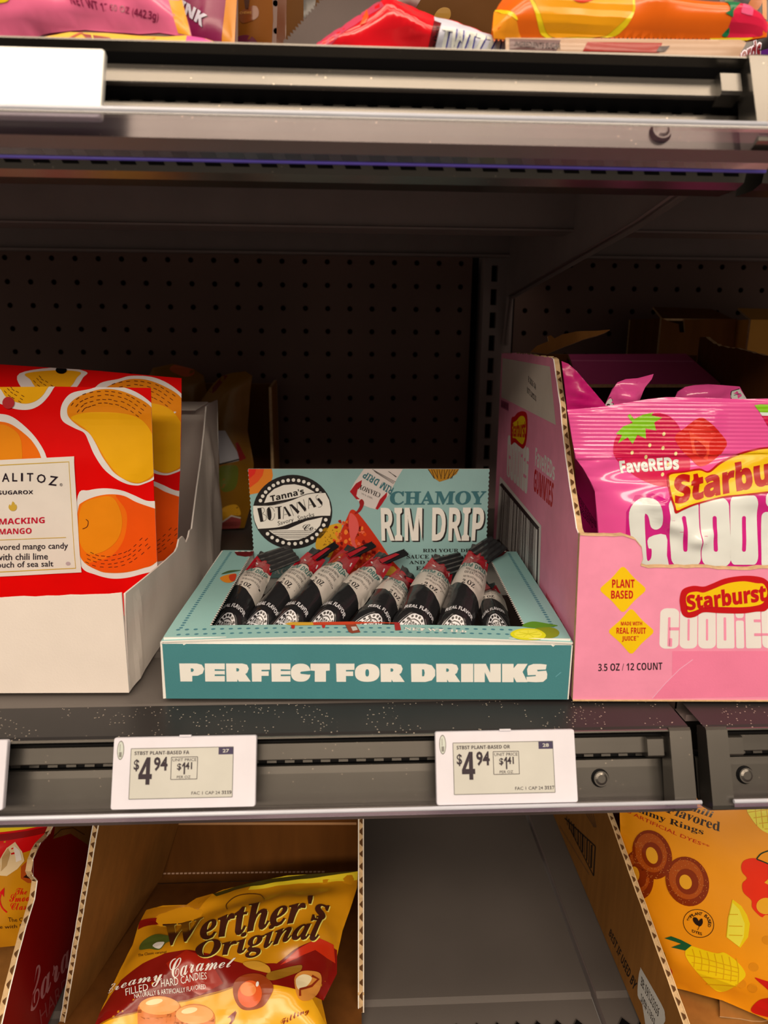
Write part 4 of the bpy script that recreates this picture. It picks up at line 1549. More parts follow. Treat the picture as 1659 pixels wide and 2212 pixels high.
pa, pr_ = onZ(1237, 1513, .0006), onZ(1659, 1514, .0006)
px_ = (pr_ - pa).normalized()
py_ = V((-px_.y, px_.x, 0))
PSD = Pan(pa, -py_, (0, 0, 1))               # left side, facing left
PFR = Pan(pa, px_, (0, 0, 1))                # front
kp, kb, kf, kr = K(1060, 680, 4.607), K(1200, 840, 3.614), K(1230, 1140, 3.867), K(1360, 660, 5.548)
PW_ = PFR.uv(1915, 1500)[0]
PD_ = -PSD.uv(1085, 764)[0]
PTOP = PSD.uv(1085, 764)[1]
carton = thing('display_carton', 'pink printed corrugated carton with torn-out front, holding pink gummy bags', 'carton', pa + px_ * PW_ / 2 + py_ * PD_ / 2)

g = G()
s = Surf(g, PFR, eps=.00008)
lip = [(1253, 1153), (1290, 1155), (1345, 1154), (1372, 1163), (1386, 1180), (1389, 1205), (1384, 1219), (1400, 1224), (1500, 1223), (1600, 1228), (1659, 1225), (1755, 1222)]
lipu = jag([s.px(*p) for p in lip], .0004, .004, 9)
rt = [s.px(1768, 1165), s.px(1900, 1150)]
g.slab(PFR, [(0, 0), (PW_, 0), (PW_, rt[1][1])] + rt[::-1] + lipu[::-1], .0034, PINK, KRAFTD, KRAFTE)
for (a, b), (c_, d_) in zip(lipu, lipu[1:]):
    g.face([PFR.at(a, b, .0001), PFR.at(c_, d_, .0001), PFR.at(c_, d_ - .0007, .0003), PFR.at(a, b - .0007, .0003)], KRAFTE)
dm = lambda cx_, cy_, r: sm([(cx_ + r * a, cy_ + r * b) for a, b in ((0, -1), (.12, -.95), (.5, -.52), (.95, -.12), (1, 0), (.95, .12), (.5, .52), (.12, .95), (0, 1), (-.12, .95), (-.5, .52), (-.95, .12), (-1, 0), (-.95, -.12), (-.5, -.52), (-.12, -.95))], 3)
s.poly(kf(dm(447, 515, 187)), YELP, 1)
s.poly(kf(dm(516, 866, 184)), YELP, 1)
for t_, q in (('PLANT', (356, 432, 543, 500)), ('BASED', (348, 524, 531, 592)), ('MADE WITH', (430, 784, 607, 814)), ('REAL FRUIT', (393, 834, 638, 884)), ('JUICE', (438, 905, 556, 952))):
    s.text(t_, kf([(q[0], q[1]), (q[2], q[1]), (q[2], q[3]), (q[0], q[3])]), REDP, 2, 'sb', .008)
s.text('™', kf([(560, 902), (578, 902), (578, 914), (560, 914)]), REDP, 2)
goodies(s, kf([(760, 672), (1745, 676), (1760, 1006), (750, 1010)]), WHP, PINK, 1)
s.poly(sm(kf([(920, 590), (945, 515), (1030, 484), (1120, 490), (1190, 466), (1300, 422), (1450, 400), (1580, 408), (1650, 440), (1700, 520), (1690, 610), (1640, 690), (1560, 700), (1440, 715), (1250, 712), (1120, 706), (1050, 742), (985, 750), (940, 720), (924, 650)])), REDP, 3)
s.poly(sm(kf([(972, 600), (990, 548), (1060, 532), (1120, 540), (1210, 506), (1320, 464), (1450, 446), (1560, 462), (1620, 470), (1650, 540), (1620, 620), (1560, 648), (1440, 662), (1250, 660), (1130, 660), (1050, 690), (990, 702), (984, 660)])), YELP, 4)
s.text('Starburst', kf([(975, 560), (1632, 470), (1640, 606), (988, 686)]), REDP, 5, 'sb', .03)
s.text('3.5 OZ / 12 COUNT', kf([(240, 1136), (776, 1124), (776, 1186), (240, 1198)]), BLP, 1, 'sb')
s.poly(kf([(860, 1030), (1700, 1030), (1700, 1410), (700, 1425), (858, 1240)]), paper('taped_pink_patch', (246, 122, 142), rough=.4), 1)
s.line(kf([(1030, 1100), (920, 1180), (800, 1300), (690, 1425)]), 1.4, paper('pink_card_crease', (255, 168, 178), rough=.6), 2)
g.build('front_panel', carton)

g = G()
s = Surf(g, PSD, eps=.00008)
front_tear = [(600, 424), (622, 440), (640, 560), (665, 740), (690, 900), (705, 1090), (740, 1400), (775, 1640), (800, 1800), (830, 1980), (850, 2120), (872, 2178)]
ft = jag([s.px(*p) for p in kp(front_tear)], .0003, .004, 5)
top = jag([s.px(*p) for p in kp([(108, 386), (230, 380), (350, 388), (460, 408), (600, 424)])], .0006, .003, 6)
u0 = -PD_
out = [(u0, 0), (0, 0)] + ft[::-1] + top[::-1]
g.slab(PSD, out, .0036, PINKS, KRAFTD, KRAFTE)
for a, b in zip(ft, ft[1:]):                  # white-lined cut edge with corrugation cavities
    A, B = PSD.at(*a, .0001), PSD.at(*b, .0001)
    g.face([A, B, B - PSD.n * .0006 + PSD.u * .0002, A - PSD.n * .0006 + PSD.u * .0002], WHP)
for a, b in zip(ft[::3], ft[3::3]):
    A, B = PSD.at(*a, -.0019), PSD.at(*b, -.0019)
    nn = PSD.n.cross(B - A)
    if nn.dot(PSD.u) < 0:
        nn = -nn
    flutes(g, A + nn.normalized() * .0006, B + nn.normalized() * .0006, nn, PSD.n, .0030, .0052)
LB = paper('carton_plain_label_print', (218, 190, 162), rough=.6)
s.poly(kp([(118, 430), (590, 515), (650, 1097), (106, 820)]), LB, 1)
s.text('8 2026 04', kp([(376, 606), (452, 690), (450, 746), (376, 668)]), BLP, 2, 'mo', .02)
s.text('0075 LOT331', kp([(364, 716), (456, 812), (454, 862), (364, 776)]), BLP, 2, 'mo', .02)
s.poly(kp([(104, 846), (180, 880), (178, 960), (102, 918)]), ink((176, 70, 98)), 1)
s.text('3.5 OZ 12', kp([(108, 866), (174, 894), (172, 940), (106, 908)]), BLP, 2, 'sb')
goodies(s, kp([(172, 1190), (386, 1330), (362, 1790), (160, 1600)]), WHP, PINKS, 1)
s.poly(sm(kp([(202, 1150), (210, 1030), (240, 1010), (270, 975), (320, 960), (360, 985), (368, 1100), (358, 1250), (330, 1330), (290, 1310), (240, 1270), (204, 1290)])), REDP, 3)
s.poly(sm(kp([(218, 1140), (224, 1080), (262, 1050), (300, 1008), (340, 1020), (354, 1100), (346, 1220), (322, 1288), (290, 1270), (250, 1230), (222, 1220)])), YELP, 4)
s.text('Starburst', kp([(214, 1080), (352, 1040), (350, 1220), (214, 1210)]), REDP, 5, 'sb', .02)
s.text('FaveREDs', kp([(448, 1320), (640, 1480), (636, 1652), (442, 1500)]), WHP, 1, 'sb', .01)
s.text('GUMMIES', kp([(436, 1530), (630, 1680), (612, 1920), (428, 1750)]), REDP, 1, 'sb', .01)
bq = [(1081, 1030), (1169, 1136), (1165, 1268), (1072, 1166)]
s.poly(bq, WHP, 1)
for p in ([bq[0], bq[1]], [bq[1], bq[2]], [bq[2], bq[3]], [bq[3], bq[0]]):
    s.line(p, 1.2, WHP, 2)
q2 = [(1082, 1045), (1163, 1142), (1160, 1262), (1074, 1166)]
s.line([q2[0], q2[1]], 7, BLP, 2)
s.line([q2[2], q2[3]], 7, BLP, 2)
s.line([q2[1], q2[2]], 3, BLP, 2)
r_ = random.Random(12)
t = .03
while t < .94:
    w_ = r_.choice((.008, .012, .02))
    f = lambda k: [(q2[0][i] * (1 - k) + q2[1][i] * k, q2[3][i] * (1 - k) + q2[2][i] * k) for i in (0, 1)]
    (xa, xb), (ya, yb) = f(t)
    (xc, xd), (yc, yd) = f(t + w_)
    s.poly([(xa, ya), (xc, yc), (xd, yd), (xb, yb)], BLP, 2)
    t += w_ + r_.choice((.008, .014, .022))
s.text('MADE WITH REAL FRUIT JUICE', [(1180, 1280), (1232, 1376), (1231, 1394), (1178, 1298)], REDP, 1, 'sb')
g.build('side_panel', carton)
# far side, back and bottom
g = G()
PRT = Pan(pa + px_ * PW_, py_, (0, 0, 1))
rw = [PRT.uv(*p) for p in ((1660, 768), (1632, 760), (1605, 753), (1562, 748), (1546, 738), (1533, 728), (1512, 729), (1500, 738), (1494, 752))]
rw = [(min(a, PD_), b) for a, b in rw]
rwj = jag(rw, .0006, .004, 3)
g.slab(PRT.off(.0), [(0, 0), (PD_, 0), (PD_, rw[-1][1])] + rwj[::-1] + [(.045, rw[0][1] - .002), (.008, rt[1][1])], .0036, PINKS, KRAFTD, KRAFTE)
g.build('far_side_panel', carton)
g = G()
pk = Pan(pa + py_ * PD_, px_, (0, 0, 1))
g.slab(pk, [(.004, 0), (PW_ - .004, 0), (PW_ - .004, PTOP), (.004, PTOP)], .0034, KRAFTD, PINKS, KRAFTE)
g.build('back_panel', carton)
g = G()
g.slab(Pan(pa + V((0, 0, .0034)), px_, py_), [(.004, .004), (PW_ - .004, .004), (PW_ - .004, PD_ - .004), (.004, PD_ - .004)], .003, KRAFTD, KRAFT, KRAFTE)
for k in range(60):
    x = .010 + k * .0026
g.box((0, -.0002, -.0004), (PW_ * .8, .0006, .0006), KRAFTE, PFR)
g.build('carton_base', carton)
g = G()
fd = (-py_ * .9 + V((0, 0, -.38))).normalized()
PFL = Pan(pa + py_ * (PD_ - .0005) + V((0, 0, PTOP + .001)), px_, -fd)
fo = [PFL.uv(*p) for p in ((1228, 765), (1482, 764), (1556, 828), (1545, 830), (1270, 830), (1240, 800))]
g.slab(PFL, fo, .0030, paper('magenta_carton_flap', (200, 70, 112), rough=.55), KRAFTD, KRAFTE)
s = Surf(g, PFL)
s.line([(1234, 779), (1498, 781)], 2.2, paper('flap_fold_line', (226, 110, 146), rough=.55), 1)
g.build('rear_flap', carton)
g = G()
PTN = Pan(pa + py_ * (PD_ * .62) + V((0, 0, PTOP)), px_, V((0, 0, 1)) + py_ * .5)
to = jag([PTN.uv(*p) for p in ((1146, 760), (1160, 747), (1185, 737), (1183, 726), (1190, 724), (1198, 731), (1215, 722), (1245, 716), (1318, 712), (1306, 719), (1275, 729), (1240, 741), (1204, 755), (1182, 764))], .0004, .005, 2)
g.slab(PTN, to, .0014, KRAFT, PINKS, KRAFTE)
g.build('torn_flap', carton)

# ---- the bags


def ridges(u, v, k=2700, a=.00020):
    return a * math.sin(v * k)


def gummy_bag(label, pan, outline, amp, wd, creases=(), crimp=None, zb=0.0, ru=.005, rv=.0006, matf=None):
    t = thing('gummy_bag', label, 'sweet bag', V((pan.at(*pan.uv(*outline[0])).x + .03, pan.o.y, .006)), 'pink gummy bags in the carton')
    g = G()
    out = [pan.uv(*p) for p in outline]
    cr = [(pan.uv(*a), pan.uv(*b), h, w_) for a, b, h, w_ in creases]
    cz = None
    if crimp:
        a, b = pan.uv(*crimp[0]), pan.uv(*crimp[1])
        sl = (b[1] - a[1]) / (b[0] - a[0])
        cz = lambda u, v: v - (a[1] + (u - a[0]) * sl)      # >0: inside the crimped seal

    def hf(u, v):
        d = edge_d((u, v), out) if inside((u, v), out) else 0.0
        k = 1.0
        ex = 0.0
        if cz:
            c_ = cz(u, v)
            k = max(0.0, min(1.0, -c_ / .030))
            k = k * k * (3 - 2 * k)
            if c_ > 0:
                ex = ridges(u, v) * min(1, c_ / .002) + .0012 + .0007 * math.sin(u * 70 + zb)
        return (amp * k + .0003) * (1 - math.exp(-d / wd)) + min(1, d / .003) * (ex + 1.6 * crease(u, v, cr) + .0011 * k * fbm(u, v, 26, zb))
    s = Surf(g, pan, hf, ru, rv, clip=out)
    s.base(out, matf or PFILM, matf or PFILM, -.45)
    return t, g, s


PB1 = front_pan(0, .10, math.atan2(px_.y, px_.x), o=pa + py_ * .026)
t, g, s = gummy_bag('front pink gummy bag in the carton, strawberry and big white lettering on its face', PB1,
                    [(1225, 885), (1236, 950), (1243, 990), (1258, 1010), (1272, 1034), (1285, 1062), (1292, 1150), (1296, 1300), (1310, 1400), (1800, 1400), (1815, 1290), (1818, 1040), (1825, 990), (1822, 872), (1760, 858), (1659, 861), (1600, 862), (1520, 859), (1440, 858), (1400, 862), (1330, 874), (1290, 880)],
                    .0105, .013, [((1410, 1085), (1445, 1130), .0012, .004), ((1445, 1130), (1490, 1165), .0013, .004), ((1490, 1165), (1512, 1148), .0011, .003), ((1420, 1110), (1470, 1082), .0009, .004), ((1400, 1088), (1480, 1040), .0012, .0035), ((1480, 1040), (1659, 985), .0010, .004), ((1330, 1040), (1480, 1030), .0008, .004), ((1250, 1000), (1290, 1060), .0014, .005), ((1533, 895), (1537, 925), .0016, .002), ((1290, 1000), (1320, 992), .0012, .004), ((1620, 1110), (1659, 1180), -.0018, .008)],
                    ((1243, 992), (1659, 978)), 2.0)
s.poly(sm(kb([(450, 470), (470, 380), (540, 300), (640, 230), (760, 192), (860, 200), (940, 260), (990, 350), (1015, 440), (1050, 560), (1040, 650), (960, 740), (860, 765), (740, 740), (620, 680), (520, 600), (462, 530)])), FSTRAW, 1)
s.poly(kb([(470, 352), (530, 292), (602, 266), (560, 212), (580, 195), (614, 236), (680, 202), (765, 182), (745, 206), (832, 226), (770, 262), (786, 326), (700, 308), (706, 390), (640, 358), (600, 430), (562, 378), (485, 426), (520, 360)]), FLEAF, 2)
for x, y in ((845, 352), (735, 440), (597, 498), (838, 462), (705, 532), (938, 505), (835, 668), (880, 590)):
    s.poly(ell(*kb([(x, y)])[0], 3.4, 4.6, .3, 10), gl((236, 206, 130)), 2)
s.poly(sm(kb([(930, 378), (1000, 310), (1120, 226), (1200, 258), (1290, 350), (1336, 440), (1230, 560), (1130, 606), (1060, 552), (985, 480)]), 3), gl((222, 30, 22)), 2)
s.poly(kb([(1040, 330), (1200, 420), (1190, 560), (1070, 500)]), gl((240, 72, 44)), 3)
s.poly(kb([(1040, 330), (1110, 250), (1260, 350), (1200, 420)]), gl((232, 48, 34)), 3)
s.poly(sm(kb([(1080, 400), (1130, 420), (1180, 480), (1150, 540), (1100, 500)]), 3), gl((206, 24, 20)), 4)
s.text('FaveREDs', kb([(497, 566), (956, 532), (962, 626), (512, 656)]), PFW, 4, 'sb', .03)
s.poly(kb([(545, 1400), (552, 960), (620, 830), (760, 815), (860, 860), (1000, 800), (1500, 760), (2420, 700), (2440, 1500), (545, 1500)]), PMAG, 2)
for pts in ([(572, 1000), (590, 920), (650, 860), (730, 850), (800, 880), (834, 960), (832, 1060), (790, 1098), (745, 1080), (728, 1010), (712, 980), (694, 1000), (706, 1250), (716, 1340), (745, 1320), (748, 1250), (724, 1240), (728, 1160), (860, 1140), (868, 1300), (880, 1470), (640, 1470), (590, 1180)],):
    s.poly(sm(kb(pts), 3), PFW, 3)
for x0, x1, sl in ((880, 1112, 16), (1122, 1350, 14), (1362, 1580, 0)):
    o_ = rr(0, 0, 1, 1, .32 if sl else .16, .13, 5)
    s.poly(kb([(x0 + sl * b * 1.5 + (x1 - x0) * a, (845 if sl else 832) + b * (545 if sl else 540)) for a, b in o_]), PFW, 3)
    i_ = rr(.42, .27, .56, .78, .06, .03, 4)
    s.poly(kb([(x0 + sl * b * 1.5 + (x1 - x0) * a, 845 + b * 545) for a, b in i_]), PMAG, 4)
s.poly(kb(rr(1606, 960, 1760, 1400, 40, 40)), PFW, 3)
s.poly(kb(rr(1640, 800, 1780, 930, 50, 50)), PFW, 3)
s.poly(kb(rr(1790, 800, 2030, 1400, 30, 30)), PFW, 3)
s.poly(kb(rr(2060, 800, 2330, 1400, 70, 70)), PFW, 3)
s.poly(sm(kb([(868, 700), (884, 655), (1000, 640), (1120, 620), (1190, 640), (1280, 570), (1400, 512), (1540, 470), (1660, 452), (1900, 440), (2060, 500), (2030, 680), (1850, 790), (1659, 812), (1450, 836), (1300, 852), (1100, 904), (1000, 944), (936, 972), (918, 920), (890, 830)])), FRD, 5)
s.poly(sm(kb([(884, 708), (898, 668), (1000, 654), (1120, 636), (1196, 654), (1290, 584), (1405, 526), (1545, 484), (1660, 466), (1890, 456), (2040, 510), (2010, 670), (1845, 776), (1659, 798), (1450, 822), (1298, 838), (1095, 890), (1000, 926), (946, 948), (932, 910), (904, 826)])), FYEL, 6)
s.text('Starburst', kb([(922, 676), (2000, 470), (2000, 670), (936, 892)]), FRD, 7, 'sb', .035)
s.poly(kb([(1550, 128), (1600, 120), (1700, 125), (1700, 186), (1592, 182)]), FLEAF, 2)
s.poly(kb([(1592, 182), (1700, 186), (1700, 212), (1610, 210)]), PFW, 2)
s.poly(kb([(1610, 210), (1700, 212), (1720, 330), (1680, 330)]), FSTRAW, 2)
g.build('bag_body', t)

PB2 = front_pan(0, .02, math.atan2(px_.y, px_.x), o=pa + py_ * .070)
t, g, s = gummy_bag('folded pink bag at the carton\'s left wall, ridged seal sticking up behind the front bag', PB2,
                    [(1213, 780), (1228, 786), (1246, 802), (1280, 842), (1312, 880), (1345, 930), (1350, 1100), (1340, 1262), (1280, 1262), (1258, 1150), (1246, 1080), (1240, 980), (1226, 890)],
                    .006, .012, [((1215, 800), (1262, 850), .0016, .003), ((1222, 840), (1290, 866), .0012, .003), ((1216, 862), (1300, 884), .0012, .002)], ((1212, 862), (1300, 880)), 4.0, .004, .0012, film('shaded_pink_film', (196, 22, 96), rough=.3))  # pink film darkened: shade inside the carton put into the colour
s.text('CONTAINS BIOENGINEERED', [(1247, 1064), (1288, 1128), (1288, 1142), (1246, 1078)], gl((60, 10, 36)), 1, 'sb')
s.text('INGREDIENTS', [(1247, 1084), (1280, 1128), (1280, 1142), (1246, 1098)], gl((60, 10, 36)), 1, 'sb')
g.build('bag_body', t)
PB3 = front_pan(0, -.05, math.atan2(px_.y, px_.x), o=pa + py_ * .098)
t, g, s = gummy_bag('pink bag with a curled pointed corner, standing behind the front bag', PB3,
                    [(1302, 886), (1322, 842), (1334, 826), (1352, 819), (1378, 817), (1412, 808), (1408, 819), (1394, 836), (1384, 856), (1376, 872), (1392, 900), (1440, 1000), (1440, 1240), (1340, 1240), (1330, 1000)],
                    .006, .008, [((1330, 846), (1384, 866), .003, .004), ((1332, 830), (1400, 822), -.002, .006)], None, 6.0, .003, .003)
s.poly([(1306, 870), (1322, 858), (1326, 874), (1326, 890), (1304, 890)], PFW, 1)
s.line([(1304, 864), (1321, 858), (1325, 874)], 1.6, BLP, 2)
s.poly(ell(1314, 875, 4, 3, 0, 12), BLP, 2)
g.build('bag_body', t)
PB4 = front_pan(0, .0, math.atan2(px_.y, px_.x), o=pa + py_ * .150)
t, g, s = gummy_bag('crumpled dark pink bag at the back right inside the carton', PB4,
                    [(1452, 872), (1464, 846), (1480, 836), (1500, 832), (1530, 830), (1560, 832), (1598, 835), (1604, 846), (1612, 860), (1616, 920), (1610, 1180), (1470, 1180), (1460, 960)],
                    .007, .010, [((1476, 852), (1520, 838), .003, .004), ((1510, 850), (1560, 842), .003, .004), ((1560, 858), (1600, 846), -.002, .005)], None, 8.0, .004, .004)
s.poly([(1579, 846), (1598, 840), (1612, 860), (1616, 880), (1579, 880)], PFW, 1)
s.line([(1580, 880), (1580, 845), (1597, 840)], 1.8, BLP, 2)
s.line([(1585, 854), (1600, 850)], 1.2, BLP, 2)
g.build('bag_body', t)

# ================================================================ stock in the dark at the back
def plain_carton(label, x0, x1, y0, y1, h, m1, extra=None):
    t = thing('stock_carton', label, 'carton', ((x0 + x1) / 2, (y0 + y1) / 2, 0), 'brown cartons at the back of the shelf')
    g = G()
    p = Pan((x0, y0, .0008), (1, 0, 0), (0, 0, 1))
    w_ = x1 - x0
    o = [(0, 0), (w_, 0), (w_, h), (0, h)] if not extra else extra(p, w_, h)
    g.slab(p, o, .003, m1, KRAFTD, KRAFTE)
    g.build('front_panel', t)
    g = G()
    for q, ww in ((Pan((x0, y0 + .004, .0008), (0, 1, 0), (0, 0, 1)), y1 - y0 - .004), (Pan((x1 - .003, y0 + .004, .0008), (0, 1, 0), (0, 0, 1)), y1 - y0 - .004)):
        g.slab(q, [(0, 0), (ww, 0), (ww, h), (0, h)], -.003, m1, KRAFTD, KRAFTE)
    g.slab(Pan((x0, y1, .0008), (1, 0, 0), (0, 0, 1)), [(0, 0), (w_, 0), (w_, h), (0, h)], .003, KRAFTD, m1, KRAFTE)
    g.build('carton_walls', t)
    g = G()
    g.slab(Pan((x0, y0, h), (1, 0, 0), (0, .8, .25)), [(.002, .002), (w_ - .002, .002), (w_ - .008, .04), (.008, .045)], .002, m1, KRAFTD, KRAFTE)
    g.build('top_flap', t)
    return t


cx0, cx1 = onY(1424, 740, .74).x, onY(1585, 740, .74).x
ch_ = onY(1500, 690, .74).z
cx0 += 0
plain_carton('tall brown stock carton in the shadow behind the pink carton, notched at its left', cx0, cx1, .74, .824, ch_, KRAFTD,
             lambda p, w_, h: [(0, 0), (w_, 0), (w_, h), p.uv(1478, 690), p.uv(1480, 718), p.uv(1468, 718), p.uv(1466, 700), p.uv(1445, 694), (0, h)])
cx2 = max(onY(1590, 740, .72).x, cx1 + .004)
cx3 = cx2 + .10
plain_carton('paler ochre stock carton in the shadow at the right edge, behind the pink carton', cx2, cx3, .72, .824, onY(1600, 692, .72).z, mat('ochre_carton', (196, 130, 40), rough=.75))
g = None

# yellow sweet bags in the shadow behind the white tray
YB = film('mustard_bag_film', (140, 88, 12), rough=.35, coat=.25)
yc = thing('stock_carton', 'narrow brown carton standing in the dark between the yellow bags and the pegboard', 'carton', (onY(570, 1000, .80).x, .80, 0), 'brown cartons at the back of the shelf')
xa, xb = onY(592, 1000, .775).x, onY(592, 1000, .775).x - .16
za = onY(590, 838, .775).z
g = G()
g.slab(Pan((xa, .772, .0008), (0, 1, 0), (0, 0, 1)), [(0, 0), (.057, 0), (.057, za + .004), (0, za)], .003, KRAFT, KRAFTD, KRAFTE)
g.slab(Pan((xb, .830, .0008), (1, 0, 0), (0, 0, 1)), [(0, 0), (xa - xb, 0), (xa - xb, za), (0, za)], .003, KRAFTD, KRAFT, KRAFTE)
g.build('carton_walls', yc)


def shade_bag(label, pan, outline, amp, seed, extra):
    t = thing('mustard_sweet_bag', label, 'sweet bag', V((pan.at(*pan.uv(*outline[0])).x, pan.o.y, .002)), 'mustard bags at the back of the shelf')
    g = G()
    out = [pan.uv(*p) for p in outline]

    def hf(u, v):
        d = edge_d((u, v), out) if inside((u, v), out) else 0.0
        return amp * (1 - math.exp(-d / .014)) + min(1, d / .004) * .002 * fbm(u, v, 24, seed)
    s = Surf(g, pan, hf, .006, .006, clip=out)
    s.base(out, YB, YB, -.5)
    extra(s)
    g.build('bag_body', t)


def ex1(s):
    s.poly([(470, 930), (486, 930), (518, 985), (516, 995), (474, 1004)], gl((196, 180, 170)), 1)
    s.poly([(508, 958), (514, 955), (532, 990), (518, 996)], gl((150, 24, 20)), 2)
    s.line([(474, 1003), (517, 992)], 3, BLK, 2)
    s.poly(sm([(474, 1012), (498, 1005), (514, 1010), (512, 1045), (500, 1060), (478, 1058)]), gl((104, 104, 30)), 1)
    s.poly(sm([(476, 1132), (500, 1116), (520, 1122), (512, 1146), (480, 1146)]), gl((170, 70, 60)), 1)
    s.poly(sm([(478, 1100), (510, 1090), (520, 1112), (500, 1114), (478, 1128)]), gl((222, 150, 30)), 1)
    s.line([(478, 1129), (500, 1114), (520, 1119)], 3, gl((226, 200, 170)), 2)
    s.poly([(452, 846), (482, 810), (492, 812), (462, 850)], gl((110, 20, 20)), 1)


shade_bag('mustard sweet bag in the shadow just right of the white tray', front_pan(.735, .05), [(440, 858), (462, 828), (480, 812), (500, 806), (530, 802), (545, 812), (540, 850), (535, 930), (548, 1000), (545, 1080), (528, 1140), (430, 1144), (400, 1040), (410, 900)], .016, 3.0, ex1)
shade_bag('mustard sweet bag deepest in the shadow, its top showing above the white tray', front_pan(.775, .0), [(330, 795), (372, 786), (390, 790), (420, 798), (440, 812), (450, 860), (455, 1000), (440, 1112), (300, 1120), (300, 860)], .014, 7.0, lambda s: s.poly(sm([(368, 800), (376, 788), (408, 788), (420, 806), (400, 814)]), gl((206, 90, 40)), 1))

# ================================================================ bottom shelf


def bag(name, label, cat, group, pan, outline, amp, wd, mt, creases=(), zb=1.0, ru=.005, rv=.005, wr=.0014, ws=24, back=-.45, flat_top=None, loc=None, eps=.0002):
    """A soft filled bag: outline in pixels on its mean plane, seams flat, body swelling between them."""
    t = thing(name, label, cat, loc or pan.at(*pan.uv(*outline[0])), group)
    g = G()
    out = [pan.uv(*p) for p in outline]
    cr = [(pan.uv(*a), pan.uv(*b), h, w_) for a, b, h, w_ in creases]
    ft = [pan.uv(*p) for p in flat_top] if flat_top else None

    def hf(u, v):
        d = edge_d((u, v), out) if inside((u, v), out) else 0.0
        k = 1.0
        if ft:
            q = min(seg_d((u, v), a, b) for a, b in zip(ft, ft[1:]))
            k = max(0.0, min(1.0, (q - .004) / .022))
            k = k * k * (3 - 2 * k)
        return (amp * k + .0003) * (1 - math.exp(-d / wd)) + min(1, d / .004) * (crease(u, v, cr) + wr * fbm(u, v, ws, zb))
    s = Surf(g, pan, hf, ru, rv, clip=out, eps=eps)
    s.base(out, mt, mt, back)
    return t, g, s


ZD = Z_LOW
kw, ko, kl = K(200, 1850, 2.765), K(1260, 1740, 4.158), K(0, 1750, 3.95)

# ---- carton with the caramel bag
YBK = .532
fA, bA = onZ(128, 2212, ZD + .001), onY(340, 1890, YBK)
bA.z = ZD + .001
cA = onY(378, 1770, YBK)
fB = V((onY(786, 2000, .42).x, fA.y, ZD + .001))
bB = V((fB.x + .002, YBK, ZD + .001))
kbox = thing('shelf_carton', 'open kraft carton left of the empty deck, corrugated edges, holding the gold caramel bag', 'carton', (fA + fB) / 2, 'kraft cartons on the bottom shelf')
g = G()
PLL = Pan(fA, (fA - bA), (cA - bA))
if PLL.n.x < 0:
    PLL = Pan(fA, (bA - fA), (cA - bA))
q = lambda x, y: PLL.uv(x, y)
zt = [q(203, 1765), q(215, 1690)]
ul = PLL.uv(340, 1890)
o = [(0, 0), ul, q(378, 1770), q(398, 1700)]
edge = jag([q(128, 2212), q(160, 2020), q(203, 1765), q(216, 1690)], .0003, .004, 8)
poly_ = _ccw([o[1], o[2], o[3]] + edge[::-1])
g.slab(PLL, poly_, -.0042, KRAFT, KRAFT, KRAFTE)
a3, b3 = PLL.at(*edge[0]), PLL.at(*edge[-1])
nf = (a3 - b3).cross(PLL.n)
if nf.y > 0:
    nf = -nf
for p0, p1 in zip(edge[::2], edge[2::2]):
    A, B = PLL.at(*p0, .0021), PLL.at(*p1, .0021)
    flutes(g, A, B, nf, PLL.n, .0034, .0062)
    for h in (.0001, .0041):
        A, B = PLL.at(*p0, h), PLL.at(*p1, h)
        g.face([A + nf.normalized() * .0003, B + nf.normalized() * .0003, B + nf.normalized() * .0003 + PLL.n * (.0005 if h < .002 else -.0005), A + nf.normalized() * .0003 + PLL.n * (.0005 if h < .002 else -.0005)], IVORY)
g.build('left_panel', kbox)
g = G()
PBK = Pan(bA, (1, 0, 0), (0, 0, 1))
wv_ = bB.x - bA.x
g.slab(PBK, [(-.006, 0), (wv_, 0), (wv_, .20), (cA.x - bA.x + .012, .20), (cA.x - bA.x - .004, cA.z - bA.z)], .004, KRAFTD, KRAFT, KRAFTE)
s = Surf(g, PBK)
s.line([(380, 1779), (770, 1779)], 5, mat('kraft_fold_shine', (196, 136, 84), rough=.6), 1)
for x in range(344, 700, 9):
    s.line([(x, 1887 - (x - 344) * .012), (x + 6, 1886.6 - (x - 344) * .012)], 3, mat('perforation_fibre', (214, 164, 126), rough=.9), 2)
g.build('back_panel', kbox)
g = G()
PRR = Pan(fB, (bB - fB), (0, 0, 1))
ed = [(0, 0), (.02, .028), (.075, .105), (.10, .19)]
fz = [(onX(788, y, fB.x).y - fB.y, onX(788, y, fB.x).z - fB.z) for y in (2212, 2000, 1765)]
edge = jag([(.0, .0)] + [(f_[0], f_[1]) for f_ in fz if False] + [(.004, .012), (.078, .115), (.118, .190)], .0003, .004, 9)
g.slab(PRR, _ccw([((bB - fB).length, 0), ((bB - fB).length, .20)] + edge[::-1]), .0046, KRAFT, KRAFT, KRAFTE)
nf = V((0, -.82, .56))
for p0, p1 in zip(edge[::2], edge[2::2]):
    A, B = PRR.at(*p0, -.0023), PRR.at(*p1, -.0023)
    flutes(g, A + nf * .0004, B + nf * .0004, nf, PRR.n, .0036, .0062)
    for h in (-.0002, -.0044):
        A, B = PRR.at(*p0, h), PRR.at(*p1, h)
        g.face([A + nf * .0005, B + nf * .0005, B + nf * .0005 + PRR.n * (.0006 if h < -.002 else -.0006), A + nf * .0005 + PRR.n * (.0006 if h < -.002 else -.0006)], IVORY)
g.build('right_panel', kbox)
g = G()
g.slab(Pan(fA + V((.002, -.012, .003)), (1, 0, 0), (0, 1, 0)), [(-.004, 0), (fB.x - fA.x - .004, 0), (bB.x - fA.x - .004, YBK - fA.y + .008), (bA.x - fA.x - .006, YBK - fA.y + .008)], .0035, KRAFTD, KRAFT, KRAFTE)
